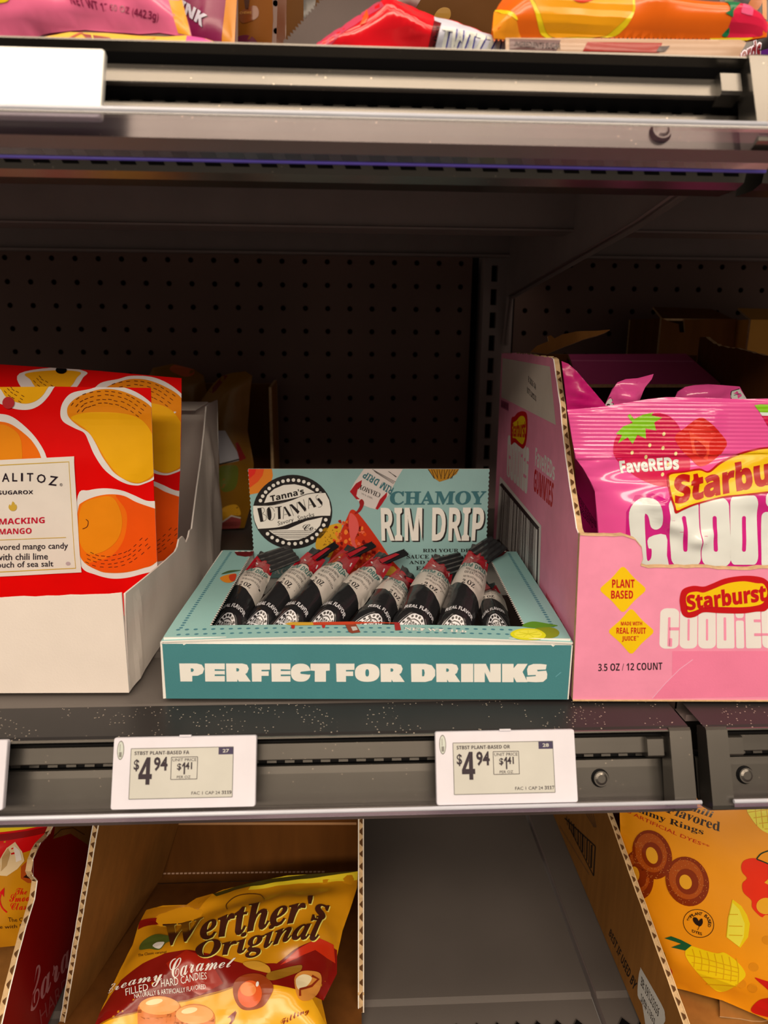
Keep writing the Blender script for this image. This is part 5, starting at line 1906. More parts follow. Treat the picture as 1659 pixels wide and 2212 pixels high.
g.build('carton_base', kbox)

GOLDF = film('gold_film', (206, 130, 14), rough=.25, coat=.4, bscale=60)
GOLDD = film('deep_gold_film', (168, 100, 8), rough=.25, coat=.4, bscale=60)
BRED = film('dark_red_film', (130, 18, 10), rough=.22, coat=.4, bscale=60)
BRED2 = film('bright_red_film', (206, 44, 14), rough=.22, coat=.4, bscale=60)
BRNP = gl((70, 30, 16))
FWC = gl((240, 224, 206))
CAR1, CAR2, CAR3 = gl((214, 108, 30)), gl((236, 150, 70)), gl((250, 204, 140))
P1 = onZ(450, 2262, ZD + .020)
P2 = onY(545, 1905, .470)
vW = (P2 - P1)
vW.x = 0
PW = Pan(P1, (1, 0, -.0), vW)
wout = [(200, 2262), (206, 2212), (252, 2110), (287, 2040), (300, 1996), (316, 1966), (352, 1956), (412, 1954), (440, 1940), (482, 1922), (560, 1904), (620, 1892), (773, 1882), (771, 1918), (757, 1962), (740, 2010), (727, 2070), (716, 2122), (694, 2158), (706, 2212), (722, 2262)]
t, g, s = bag('caramel_bag', 'gold and dark red hard-candy bag lying in the carton beside the empty deck', 'sweet bag', 'hard candy bags on the bottom shelf', PW, wout, .020, .022, GOLDF,
              [(kw([(640, 330)])[0], kw([(420, 400)])[0], -.003, .007), (kw([(640, 300)])[0], kw([(900, 240)])[0], .004, .008), (kw([(430, 480)])[0], kw([(860, 520)])[0], -.004, .010), (kw([(900, 640)])[0], kw([(1100, 660)])[0], -.003, .010), (kw([(1100, 650)])[0], kw([(1360, 490)])[0], .005, .009), (kw([(560, 560)])[0], kw([(660, 840)])[0], .002, .006), (kw([(1040, 880)])[0], kw([(1230, 870)])[0], .002, .006), (kw([(1320, 850)])[0], kw([(1400, 990)])[0], .002, .008)],
              2.0, .0028, .0028, .0030, 26, -.3, [(776, 1884), (620, 1896), (482, 1926), (412, 1958), (316, 1968)], loc=V((P1.x, P1.y, ZD + .004)))
s.poly(kw([(-100, 1100), (40, 940), (170, 740), (300, 640), (430, 580), (560, 558), (620, 566), (800, 610), (950, 650), (1100, 640), (1200, 560), (1350, 490), (1460, 560), (1460, 700), (1380, 860), (1300, 830), (900, 760), (700, 820), (560, 860), (420, 880), (260, 930), (60, 1000)]), BRED, 1)
s.poly(kw([(560, 560), (700, 620), (780, 760), (640, 830), (500, 760), (440, 640)]), film('red_film_mid', (164, 30, 12), rough=.2, coat=.5, bscale=60), 2)
s.poly(kw([(1120, 650), (1220, 560), (1350, 488), (1440, 530), (1450, 640), (1400, 610), (1330, 560), (1220, 610)]), BRED2, 2)
s.poly(kw([(60, 1000), (260, 930), (420, 880), (560, 860), (700, 820), (900, 760), (1300, 830), (1450, 1100), (-60, 1140)]), film('pale_gold_film', (240, 162, 26), rough=.25, coat=.4, bscale=60), 2)
s.line(kw([(40, 1010), (260, 935), (420, 885), (560, 865), (700, 828), (880, 772)]), 3.2, GOLDD, 3)
s.poly(kw([(290, 360), (330, 310), (560, 290), (620, 250), (720, 222), (640, 310), (600, 360), (440, 385), (280, 420)]), GOLDD, 1)
s.poly(kw([(280, 385), (440, 360), (600, 340), (620, 370), (440, 400), (270, 440)]), BRED, 2)
s.poly(kw([(960, 150), (1100, 120), (1590, 85), (1596, 140), (1300, 160), (1000, 195), (930, 200)]), film('bright_gold_seal', (252, 200, 40), rough=.18, coat=.6, bscale=40), 1)
s.poly(kw([(720, 225), (960, 150), (1590, 70), (1590, 90), (960, 178), (740, 240)]), film('dark_olive_seal', (70, 56, 14), rough=.3, coat=.4), 2)
for ly, (dx, dy, mm) in enumerate(((5, 5, gl((244, 214, 96))), (0, 0, BRNP))):
    s.text("Werther's", kw([(420 + dx, 400 + dy), (1420 + dx, 246 + dy), (1400 + dx, 392 + dy), (450 + dx, 540 + dy)]), mm, 4 + ly, 'ri', .012)
    s.text('Original', kw([(600 + dx, 520 + dy), (1385 + dx, 355 + dy), (1350 + dx, 560 + dy), (640 + dx, 640 + dy)]), mm, 4 + ly, 'ri', .012)
s.poly(sm(kw([(280, 560), (300, 510), (370, 470), (440, 475), (500, 500), (440, 520), (400, 560), (340, 555)])), gl((84, 92, 30)), 3)
s.poly(sm(kw([(360, 540), (380, 520), (410, 515), (430, 520), (400, 555)])), FWC, 4)
s.text('The Classic caramel', kw([(272, 588), (440, 566), (440, 580), (272, 604)]), BRNP, 3)
s.text('Creamy', kw([(60, 770), (416, 674), (424, 780), (70, 850)]), FWC, 5, 'sc', 0.0, 3)
s.text('Caramel', kw([(458, 620), (858, 606), (836, 664), (466, 736)]), FWC, 5, 'sc', 0.0, 3)
s.text('FILLED', kw([(196, 796), (332, 764), (334, 806), (200, 836)]), FWC, 5)
s.text('HARD CANDIES', kw([(408, 742), (682, 696), (684, 738), (412, 786)]), FWC, 5)
s.text('NATURALLY & ARTIFICIALLY FLAVORED', kw([(248, 826), (676, 768), (676, 796), (252, 852)]), FWC, 5)
for x, y, rx, ry, m1, m2, m3 in ((400, 920, 130, 82, CAR1, CAR2, CAR3), (610, 972, 122, 86, CAR1, CAR2, CAR3)):
    s.poly(kw(ell(x, y, rx, ry)), m1, 6)
    s.poly(kw(ell(x, y - 22, rx * .92, ry * .66)), m2, 7)
    s.poly(kw(ell(x - 30, y - 45, rx * .4, ry * .2, -.2)), m3, 8)
    s.poly(kw([(x - rx, y), (x + rx, y), (x + rx * .98, y + 120), (x - rx * .98, y + 120)]), m1, 6)
s.poly(sm(kw([(840, 780), (870, 730), (940, 705), (1020, 715), (1080, 780), (1050, 860), (1000, 910), (900, 920), (850, 860)])), gl((150, 56, 16)), 6)
s.poly(kw(ell(940, 828, 72, 82, .2)), gl((226, 84, 24)), 7)
s.poly(kw(ell(930, 800, 48, 42, .2)), gl((244, 130, 60)), 8)
s.poly(kw(ell(985, 770, 9, 16, .2)), FWC, 9)
s.poly(sm(kw([(900, 640), (980, 630), (1050, 660), (1060, 700), (1000, 690), (930, 670)])), gl((206, 140, 40)), 6)
s.poly(sm(kw([(1050, 700), (1120, 680), (1200, 660), (1250, 655), (1240, 690), (1180, 715), (1080, 745), (1040, 730)])), gl((150, 96, 20)), 6)
s.poly(sm(kw([(1205, 740), (1240, 695), (1300, 688), (1360, 705), (1366, 770), (1340, 830), (1290, 865), (1230, 850)])), gl((214, 130, 50)), 6)
s.poly(sm(kw([(1215, 740), (1260, 710), (1310, 730), (1280, 780), (1230, 800)])), gl((240, 206, 150)), 7)
s.line(kw([(1310, 720), (1350, 740), (1310, 780), (1240, 800), (1240, 840)]), 5, gl((140, 40, 14)), 8)
s.text('Filling', kw([(1110, 990), (1290, 910), (1300, 950), (1130, 1030)]), BRED, 6, 'sc')
s.line(kw([(800, 1040), (840, 980), (856, 934)]), 4, BRED, 6)
s.poly(kw([(856, 926), (806, 970), (824, 966), (830, 990), (846, 985), (846, 960)]), BRED, 7)
s.line(sm(kw([(806, 322), (800, 290), (850, 246), (920, 228), (1000, 232), (1028, 262)]), 5, False), 1.6, BRNP, 4)
g.build('bag_body', t)

# ---- red printed carton at the far left
XC = fA.x - .0075
PC = Pan((XC, .36, ZD + .0015), (0, 1, 0), (0, 0, 1))
rbox = thing('shelf_carton', 'dark red printed carton at the far left of the bottom shelf, front edge torn', 'carton', (XC - .09, .44, ZD), 'kraft cartons on the bottom shelf')
MAROONC = paper('dark_red_printed_carton', (156, 6, 6), rough=.45)
g = G()
te = kl([(20, 1825), (100, 1480), (210, 1050), (300, 760), (322, 600), (285, 560), (268, 520), (286, 420), (320, 330), (350, 280), (430, 200), (455, 140), (478, 60)])
e_ = jag([PC.uv(*p) for p in te] + [(PC.uv(125, 1740)), PC.uv(130, 1700)], .0003, .004, 4)
e_ = [(a, max(b, .0008)) for a, b in e_]
e0 = (max(.0, e_[0][0] - .004), .0004)
g.slab(PC, _ccw([(.17, .0004), (.17, e_[-1][1])] + e_[::-1] + [e0]), .0040, MAROONC, KRAFT, KRAFTE)
s = Surf(g, PC, clip=[(.17, .0008), (.17, e_[-1][1]), e_[-1], e0, (e0[0], .0008)])
arch = [PC.uv(*p) for p in kl([(322, 330), (440, 250), (600, 200), (740, 290), (820, 420)])]
s.uvpoly(arch + [(arch[-1][0] + .02, arch[-1][1] - .02), (.169, arch[-1][1]), (.169, e_[-1][1] - .001), (e_[-1][0] + .001, e_[-1][1] - .001), PC.uv(*kl([(472, 120)])[0]), PC.uv(*kl([(440, 200)])[0]), PC.uv(*kl([(360, 280)])[0])], KRAFT, 1)
s.line([p for p in kl([(440, 240), (520, 165), (620, 150), (720, 210)])], 2.5, KRAFTD, 2)
s.line(kl([(440, 250), (400, 380), (350, 510), (326, 598)]), 1.4, IVORY, 2)
PKT = ink((216, 130, 122))
s.text('Caramel', [(50, 2118), (206, 1956), (214, 2004), (58, 2200)], PKT, 2, 'sc', .006)
s.text('HARD CANDIES', [(84, 2182), (224, 2006), (226, 2034), (88, 2214)], ink((170, 70, 64)), 2)
for p0, p1 in zip(e_[::2], e_[2::2]):
    A, B = PC.at(*p0, -.0020), PC.at(*p1, -.0020)
    nf = (B - A).cross(PC.n)
    if nf.y > 0:
        nf = -nf
    nf.normalize()
    flutes(g, A + nf * .0005, B + nf * .0005, nf, PC.n, .0030, .0058)
    A, B = PC.at(*p0, .0001), PC.at(*p1, .0001)
    g.face([A + nf * .0004, B + nf * .0004, B + nf * .0004 - PC.n * .0006, A + nf * .0004 - PC.n * .0006], IVORY)
g.build('side_panel', rbox)
g = G()
g.slab(Pan((XC - .004, .364, ZD + .0045), (0, 1, 0), (-1, 0, 0)), [(0, 0), (.166, 0), (.166, .16), (0, .16)], .0035, KRAFT, KRAFT, KRAFTE)
g.build('carton_base', rbox)
g = G()
g.slab(Pan((XC - .164, .526, ZD + .002), (1, 0, 0), (0, 0, 1)), [(0, 0), (.160, 0), (.160, .16), (0, .16)], .004, KRAFT, MAROONC, KRAFTE)
g.build('back_panel', rbox)
g = G()
PB_ = front_pan(.440, .22, o=(0, .440, ZD + .06))
t, g, s = bag('caramel_bag', 'red and gold hard-candy bag at the left edge, in the dark red carton', 'sweet bag', 'hard candy bags on the bottom shelf', PB_,
              [(-160, 2060), (0, 2046), (50, 2040), (62, 2000), (74, 1930), (79, 1900), (85, 1850), (106, 1790), (108, 1700), (108, 1660), (-160, 1660)], .014, .016, GOLDF,
              [(kl([(0, 330)])[0], kl([(130, 270)])[0], .003, .005), (kl([(30, 880)])[0], kl([(200, 870)])[0], .002, .007)], 9.0, .005, .005)
FRED2 = gl((216, 8, 14))
s.poly(kl([(-700, -300), (480, -300), (470, 140), (380, 250), (300, 330), (-700, 450)]), FRED2, 1)
s.poly(kl([(-700, 60), (460, 70), (450, 112), (-700, 130)]), gl((248, 196, 20)), 2)
s.poly(kl([(-700, 150), (440, 130), (420, 190), (-700, 210)]), gl((140, 8, 10)), 2)
s.poly(kl([(0, 420), (60, 320), (130, 270), (190, 350), (210, 430), (150, 500), (60, 560), (0, 555)]), gl((236, 196, 140)), 2)
s.poly(kl([(20, 400), (70, 320), (90, 360), (60, 470), (10, 520)]), gl((196, 150, 90)), 3)
s.poly(kl([(120, 300), (170, 340), (190, 420), (140, 440)]), gl((250, 226, 190)), 3)
s.poly(kl([(180, 480), (250, 420), (300, 460), (320, 620), (240, 620), (180, 580)]), gl((176, 70, 16)), 2)
s.poly(kl([(200, 570), (310, 590), (310, 560), (230, 545)]), gl((40, 16, 10)), 3)
s.text('The', kl([(124, 664), (232, 660), (232, 718), (130, 720)]), FRED2, 2, 'sc')
s.text('Smooth', kl([(76, 716), (318, 706), (318, 782), (82, 782)]), FRED2, 2, 'sc')
s.text('Classic', kl([(86, 790), (300, 784), (300, 850), (92, 850)]), FRED2, 2, 'sc')
s.line(sm(kl([(60, 872), (20, 830), (0, 760), (20, 690)]), 5, False), 3, FRED2, 2)
s.poly(kl([(40, 656), (36, 740), (18, 706), (-14, 714)]), FRED2, 3)
s.text('The Classic', kl([(70, 912), (290, 920), (290, 960), (74, 952)]), BRNP, 2)
s.text('Made with Real', kl([(-90, 966), (260, 972), (260, 1004), (-90, 998)]), BRNP, 2)
g.build('bag_body', t)

# ---- kraft carton of orange bags
oA, oB = onZ(1384, 2210, ZD + .001), onZ(1196, 1762, ZD + .001)
PO = Pan(oA, oA - oB, (0, 0, 1))
obox = thing('shelf_carton', 'kraft carton right of the empty deck with a date sticker, holding an orange pouch', 'carton', oA + V((.09, .1, 0)), 'kraft cartons on the bottom shelf')
g = G()
s = Surf(g, PO, eps=.00008)
c1, c2 = PO.uv(1475, 2210), PO.uv(1312, 1757)
k_ = (c1[0] - c2[0]) / (c1[1] - c2[1])
oe = jag([(c1[0] - c1[1] * k_, 0), c1, c2, (c2[0] + k_ * .04, c2[1] + .04)], .0003, .004, 7)
ub = PO.uv(1180, 1724)[0]
g.slab(PO, _ccw([(ub, 0), (ub, oe[-1][1])] + oe[::-1]), .0042, KRAFT, KRAFT, KRAFTE)
for p0, p1 in zip(oe[::2], oe[2::2]):
    A, B = PO.at(*p0, -.0021), PO.at(*p1, -.0021)
    nf = (B - A).cross(PO.n)
    if nf.dot(PO.u) < 0:
        nf = -nf
    nf.normalize()
    flutes(g, A + nf * .0005, B + nf * .0005, nf, PO.n, .0032, .0062)
    for h in (.0001, -.0041):
        A, B = PO.at(*p0, h), PO.at(*p1, h)
        dn = PO.n * (-.0006 if h > -.002 else .0006)
        g.face([A + nf * .0004, B + nf * .0004, B + nf * .0004 + dn, A + nf * .0004 + dn], mat('kraft_liner_edge', (226, 180, 124), rough=.8))
k = K(780, 1730, 1.887)
KINK = ink((44, 26, 16))
s.text('BEST IF USED BY', k([(1018, 520), (1126, 745), (1112, 775), (1010, 545)]), KINK, 1, 'sb', .01)
s.line(k([(830, 70), (955, 185)]), 3, KINK, 1)
s.line(k([(955, 185), (948, 306)]), 3, KINK, 1)
s.line(k([(948, 306), (850, 110)]), 2, KINK, 1)
for i in range(12):
    t_ = i / 12
    x0_, y0_, x1_, y1_ = 838 + 112 * t_, 62 + 128 * t_, 842 + 104 * t_, 100 + 190 * t_
    s.line(k([(x0_, y0_), (x1_, y1_)]), (1.5, 3, 2, 4)[i % 4], KINK, 1)
for i in range(4):
    s.line(k([(915 + i * 10, 48), (950 + i * 3, 108)]), 2, ink((120, 76, 40)), 1)
s.line(k([(808, 100), (930, 300)]), 1.6, ink((120, 76, 40)), 1)
g.build('side_panel', obox)
g = G()
s = Surf(g, PO, eps=.00012)
STK = paper('white_sticker', (236, 220, 206), rough=.4)
s.poly(sm([(1384, 2093), (1388, 2096), (1430, 2170), (1437, 2192), (1434, 2212), (1400, 2225), (1388, 2170), (1378, 2150), (1380, 2110)], 3), STK, 2)
s.text('BB: 09/12/2026', ko([(528, 1520), (690, 1820), (676, 1900), (520, 1610)]), KINK, 3, 'mo', .01)
s.text('LOT# 17820', ko([(524, 1680), (650, 1920), (640, 1975), (520, 1760)]), KINK, 3, 'mo', .01)
g.build('date_sticker', obox, 'white best-before sticker')
# its floor, back and far side
OW = .20
g = G()
d_ = (oA - oB).normalized()
nrm = V((d_.y * -1, d_.x, 0))
if nrm.x < 0:
    nrm = -nrm
fl0 = oA + d_ * .06
g.slab(Pan(fl0 + nrm * .005 + V((0, 0, .003)), nrm, -d_), [(0, 0), (OW, 0), (OW, .24), (0, .24)], .0034, KRAFT, KRAFT, KRAFTE)
g.slab(Pan(onZ(1555, 2195, ZD + .006), nrm, -d_ + V((0, 0, .25))), jag([(0, 0), (.028, -.004), (.07, .002), (.07, .03), (.012, .028), (0, 0)], .0006, .006, 3)[:-1], .0012, KRAFT, KRAFTD, KRAFTE)
g.build('carton_base', obox)
g = G()
g.slab(Pan(fl0 + nrm * (OW + .008), d_ * -1, (0, 0, 1)), [(0, 0), (.24, 0), (.24, .13), (.06, .10), (0, .02)], .004, KRAFT, KRAFT, KRAFTE)
g.build('far_side_panel', obox)
g = G()
g.slab(Pan(fl0 - d_ * .245 + nrm * .004, nrm, (0, 0, 1)), [(0, 0), (OW, 0), (OW, .13), (0, .13)], .004, KRAFTD, KRAFT, KRAFTE)
g.build('back_panel', obox)

ob1, ob2 = onZ(1434, 2120, ZD + .008), onZ(1650, 2206, ZD + .008)
POB = Pan(ob1, ob2 - ob1, V((0, .42, 1)))
ORG = film('orange_matte_film', (246, 144, 12), rough=.42, coat=.1, bscale=60)
t, g, s = bag('gummy_ring_pouch', 'orange pouch printed with sugared rings and pineapples, in the kraft carton at right', 'pouch', None, POB,
              [(1408, 2110), (1446, 2130), (1560, 2160), (1640, 2194), (1700, 2220), (1860, 2240), (1860, 1640), (1345, 1640), (1338, 1720), (1340, 1800), (1356, 1900), (1380, 2000)], .016, .020, ORG,
              [(ko([(520, 850)])[0], ko([(800, 1300)])[0], .0022, .006), (ko([(800, 1300)])[0], ko([(1400, 1600)])[0], .0015, .006), (ko([(1250, 1640)])[0], ko([(1650, 1720)])[0], -.0015, .006)], 4.0, .005, .005, .0012, 16)
OBK, ORD = gl((34, 20, 14)), gl((196, 30, 10))
s.text('Chili', ko([(930, -20), (1180, 60), (1150, 110), (900, 20)]), OBK, 2, 'rb')
s.text('Flavored', ko([(790, -10), (1232, 150), (1226, 236), (740, 60)]), OBK, 2, 'rb', .0)
s.text('Gummy Rings', ko([(360, -60), (1084, 212), (1076, 276), (350, 10)]), OBK, 2, 'rb', .0)
s.text('NO ARTIFICIAL DYES**', ko([(330, -10), (1136, 356), (1128, 386), (324, 24)]), ORD, 2)
RING1, RING2, RING3 = gl((136, 44, 8)), gl((176, 74, 16)), gl((206, 116, 50))
RH = gl((238, 158, 30))
for cx_, cy_, rx, ry, rot, hx, hy, hrx, hry in ((500, 620, 130, 220, .2, 462, 612, 42, 68), (620, 440, 172, 226, -.5, 618, 444, 50, 78), (935, 680, 190, 228, -.5, 920, 682, 54, 68)):
    rot *= -1 if cx_ != 500 else 1
    rot = {500: -.15, 620: -.35, 935: -.4}[cx_]
    s.poly(ko(ell(cx_, cy_, rx, ry, rot, 32)), RING1, 1 if cx_ == 500 else 3)
    s.poly(ko(ell(cx_ - 10, cy_ - 18, rx * .8, ry * .8, rot, 28)), RING2, (1 if cx_ == 500 else 3) + 1)
    s.poly(ko(ell(cx_, cy_, rx * .52, ry * .52, rot, 24)), RING1, (1 if cx_ == 500 else 3) + 2)
    s.poly(ko(ell(hx, hy, hrx, hry, rot, 20)), RH, (1 if cx_ == 500 else 3) + 3)
    r_ = random.Random(cx_)
    for i in range(90):
        a, q_ = r_.uniform(0, 6.28), r_.uniform(.52, .96)
        x, y = rx * q_ * math.cos(a), ry * q_ * math.sin(a)
        s.poly(ko(ell(cx_ + x * math.cos(rot) - y * math.sin(rot), cy_ + x * math.sin(rot) + y * math.cos(rot), 4, 4, 0, 6)), RING3, (1 if cx_ == 500 else 3) + 2.5)
circ = ko(ell(1036, 1058, 140, 122, .45, 40))
s.line(circ, 1.3, OBK, 2, True)
for tx_, a0, a1, rr_ in (('**PLANT', -2.75, -1.35, 1), ('BASED', -.85, .25, 1)):
    for i, ch in enumerate(tx_):
        a = a0 + (a1 - a0) * i / (len(tx_) - 1)
        x, y = 1036 + 100 * math.cos(a), 1058 + 88 * math.sin(a)
        ux_, uy_ = -math.sin(a) * 11, math.cos(a) * 11
        vx, vy = math.cos(a) * 13, math.sin(a) * 13
        s.text(ch, ko([(x - ux_ + vx, y - uy_ + vy), (x + ux_ + vx, y + uy_ + vy), (x + ux_ - vx, y + uy_ - vy), (x - ux_ - vx, y - uy_ - vy)]), OBK, 2, '', .02)
s.text('DYES', ko([(978, 1112), (1066, 1142), (1066, 1166), (978, 1136)]), OBK, 2, '', .02)
s.poly(sm(ko([(990, 1004), (1020, 1008), (1036, 1040), (1030, 1076), (1004, 1060), (986, 1030)])), OBK, 2)
s.poly(sm(ko([(1066, 1012), (1074, 1050), (1056, 1080), (1032, 1078), (1034, 1040)])), OBK, 3)
s.line(ko([(1060, 1030), (1044, 1080), (1028, 1116)]), 1.2, OBK, 4)
YP, YP2, YP3 = gl((250, 196, 12)), gl((252, 214, 60)), gl((222, 160, 10))
s.poly(ko([(1340, 840), (1420, 900), (1470, 980), (1496, 1060), (1480, 1180), (1410, 1276), (1284, 1180), (1300, 1010)]), YP, 2)
s.poly(ko([(1340, 870), (1400, 930), (1450, 1060), (1440, 1180), (1400, 1266), (1290, 1180), (1306, 1010)]), YP2, 3)
for y in (975, 1078, 1160):
    s.line(ko([(1310, y), (1430 if y > 1000 else 1390, y + (4 if y > 1000 else 0))]), 1.6, YP3, 4)
pin = sm(ko([(915, 1330), (930, 1270), (980, 1262), (1100, 1300), (1200, 1325), (1270, 1320), (1370, 1390), (1440, 1470), (1456, 1530), (1400, 1590), (1330, 1640), (1260, 1670), (1190, 1660), (1100, 1580), (1000, 1470), (940, 1390)]))
s.poly(pin, YP, 2)
for i in range(7):
    x = 980 + i * 66
    s.line(sm(ko([(x, 1285 + i * 14), (x + 20, 1360 + i * 22), (x + 14, 1450 + i * 26)]), 4, False), 1.8, YP3, 3)
for i in range(5):
    s.line(sm(ko([(930 + i * 44, 1340 + i * 66), (1080 + i * 40, 1370 + i * 60), (1250 + i * 30, 1420 + i * 50), (1400 - i * 8, 1460 + i * 36)]), 4, False), 1.8, YP3, 3)
s.poly(ko([(730, 1190), (790, 1172), (880, 1205), (974, 1254), (916, 1300), (790, 1272), (870, 1244), (880, 1240)]), gl((20, 84, 44)), 3)
s.poly(sm(ko([(680, 1470), (710, 1430), (770, 1450), (800, 1500), (790, 1600), (780, 1625), (720, 1600), (684, 1540)])), gl((186, 14, 14)), 2)
s.line(ko([(724, 1316), (740, 1370), (742, 1420)]), 1.8, gl((30, 60, 24)), 3)
s.poly(sm(ko([(710, 1420), (740, 1408), (770, 1440), (740, 1432)])), gl((30, 60, 24)), 4)
s.poly(sm(ko([(456, 980), (520, 1000), (600, 1040), (640, 1080), (668, 1204), (580, 1190), (520, 1140)])), gl((206, 60, 16)), 2)
s.poly(ko(ell(566, 1086, 60, 72, -.3)), gl((222, 140, 30)), 3)
s.poly(sm(ko([(1420, 540), (1450, 490), (1540, 472), (1640, 510), (1760, 600), (1760, 960), (1640, 980), (1600, 1000), (1520, 920), (1510, 850), (1440, 780), (1430, 700), (1470, 652), (1430, 600)])), gl((236, 44, 12)), 2)
s.poly(ko(ell(1640, 900, 86, 74)), gl((240, 160, 30)), 3)
s.poly(ko([(1626, 690), (1680, 640), (1760, 700), (1700, 730)]), gl((240, 160, 30)), 3)
s.line(sm(ko([(1556, 480), (1600, 430), (1680, 400)]), 4, False), 2.6, gl((20, 50, 24)), 3)
s.line(sm(ko([(1560, 482), (1610, 500), (1680, 530)]), 4, False), 2.6, gl((20, 50, 24)), 3)
s.poly(sm(ko([(1470, 40), (1500, 100), (1560, 180), (1640, 240), (1760, 250), (1760, -60), (1480, -60)])), YP2, 2)
for i in range(4):
    s.line(ko([(1480 + i * 50, 60 + i * 50), (1760, 20 + i * 60)]), 1.6, YP3, 3)
    s.line(ko([(1540 + i * 50, -20), (1560 + i * 56, 180 + i * 20)]), 1.6, YP3, 3)
s.poly(sm(ko([(1540, 1546), (1600, 1560), (1700, 1600), (1700, 1680), (1620, 1620)])), gl((206, 20, 14)), 2)
s.poly(sm(ko([(1506, 1840), (1560, 1760), (1640, 1730), (1760, 1740), (1760, 1900), (1600, 1885)])), gl((206, 14, 14)), 2)
for x, y in ((1530, 1450), (1650, 1210), (1520, 1640), (1420, 1600)):
    s.poly(ko(ell(x, y, 46, 40, .4)), gl((224, 132, 14)), 1)
g.build('pouch_body', t)

# ================================================================ sweets lying on the upper shelf
k1_, k2_, k3_ = K(0, 0, 2.9625), K(600, 0, 2.9625), K(1100, 0, 2.968)
TG = 'sweet packs on the upper shelf'
PKL = film('shiny_pink_film', (238, 104, 130), rough=.2, coat=.4, bscale=50)
ORS = gl((236, 150, 16))
t, g, s = bag('sweet_bag', 'shiny pink bag on the upper shelf at left, net weight printed in red', 'sweet bag', TG, front_pan(.368, .12, o=(0, .368, Z_TOP)),
              [(-160, 66), (0, 80), (62, 84), (112, 74), (185, 66), (230, 70), (300, 76), (345, 72), (380, 78), (414, 78), (400, 40), (388, 0), (372, -60), (360, -150), (-160, -150)], .012, .014, PKL,
              [((20, 56), (60, 56), .0016, .003), ((75, 50), (150, 42), .0016, .003), ((155, 42), (215, -5), .0018, .004), ((255, 45), (285, 62), .0016, .003), ((258, 40), (280, 42), .0014, .003), ((60, 84), (75, 30), .0018, .008), ((300, 5), (340, 40), .0014, .003), ((160, 58), (200, 60), .0012, .002)], 3.0, .004, .004, .0014, 22)
s.text('NET WT 15.60 OZ (442.3g)', k1_([(440, -26), (1020, 84), (1010, 148), (464, 42)]), gl((140, 10, 60)), 1, 'sb', .0)
s.poly(k1_([(1080, 0), (1165, 0), (1225, 232), (1140, 214)]), ORS, 1)
s.poly(k1_([(1165, -60), (1178, -60), (1238, 232), (1222, 232)]), gl((240, 120, 140)), 2)
s.poly(sm(k1_([(-100, -60), (60, -40), (50, 10), (-20, 24), (-100, 20)])), gl((240, 190, 20)), 2)
g.build('bag_body', t)
t, g, s = bag('sweet_bag', 'yellow, red and pink wrapper lying flat under the shiny pink bag', 'sweet bag', TG, front_pan(.3595, .2, o=(0, .3595, Z_TOP)),
              [(-100, 82), (60, 86), (150, 70), (230, 72), (300, 78), (360, 80), (402, 77), (445, 84), (488, 98), (488, 104), (-100, 101)], .0015, .006, gl((238, 170, 20)), (), 5.0, .005, .003, .0004, 30)
s.poly(k1_([(-200, 240), (200, 255), (260, 300), (-200, 320)]), gl((150, 40, 60)), 1)
s.poly(k1_([(520, 215), (700, 240), (760, 280), (520, 300), (560, 250)]), gl((150, 18, 20)), 1)
s.line(k1_([(530, 205), (400, 270)]), 4, gl((190, 60, 20)), 1)
s.line(k1_([(590, 225), (600, 260), (660, 270)]), 3, gl((240, 200, 60)), 2)
s.poly(k1_([(1196, 230), (1300, 245), (1460, 300), (1180, 320)]), gl((226, 50, 130)), 1)
s.poly(k1_([(700, 300), (1000, 240), (900, 310)]), gl((226, 140, 16)), 1)
g.build('bag_body', t)
DMG = gl((136, 22, 66))
t, g, s = bag('sweet_bag', 'dark pink upright bag with white letters, behind the shiny pink bag', 'sweet bag', TG, front_pan(.395, .1, o=(0, .395, Z_TOP)),
              [(395, 112), (396, 60), (392, -120), (516, -120), (512, 0), (506, 112)], .006, .012, DMG, (), 6.0, .004, .004, .0008)
s.poly([(490, -120), (516, -120), (512, 0), (506, 112), (478, 112), (488, 0)], gl((214, 124, 10)), 1)
for d_, mm, ly in ((5, gl((70, 6, 30)), 1), (0, gl((216, 196, 200)), 2)):
    s.text('PINK', k1_([(1110 + d_, -40 + d_), (1320 + d_, 100 + d_), (1290 + d_, 170 + d_), (1100 + d_, 20 + d_)]), mm, ly, 'sb', .03)
g.build('bag_body', t)
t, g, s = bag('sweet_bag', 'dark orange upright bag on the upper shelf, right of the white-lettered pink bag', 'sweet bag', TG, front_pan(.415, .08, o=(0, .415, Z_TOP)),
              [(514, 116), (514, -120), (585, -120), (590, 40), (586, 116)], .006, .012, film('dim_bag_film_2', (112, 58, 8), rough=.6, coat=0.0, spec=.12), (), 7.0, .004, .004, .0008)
s.poly(sm(k1_([(1530, 110), (1560, 60), (1640, 40), (1650, 110), (1560, 150)])), gl((110, 50, 14)), 1)
s.text('CHEWS', k1_([(1535, 78), (1610, 76), (1608, 92), (1535, 94)]), gl((190, 130, 60)), 2)
s.poly(sm(k1_([(1500, 250), (1560, 225), (1620, 240), (1640, 290), (1500, 300)])), gl((90, 26, 40)), 1)
s.poly(k1_([(1560, -20), (1600, -20), (1590, 60), (1570, 60)]), gl((60, 26, 10)), 2)
g.build('bag_body', t)
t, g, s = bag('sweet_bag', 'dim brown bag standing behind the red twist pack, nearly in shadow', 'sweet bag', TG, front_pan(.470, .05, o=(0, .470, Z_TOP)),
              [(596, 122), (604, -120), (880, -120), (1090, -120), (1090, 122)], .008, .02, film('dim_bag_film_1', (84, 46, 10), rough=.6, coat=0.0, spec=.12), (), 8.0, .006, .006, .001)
s.poly([(596, 122), (604, -120), (622, -120), (618, 122)], gl((90, 40, 10)), 1)
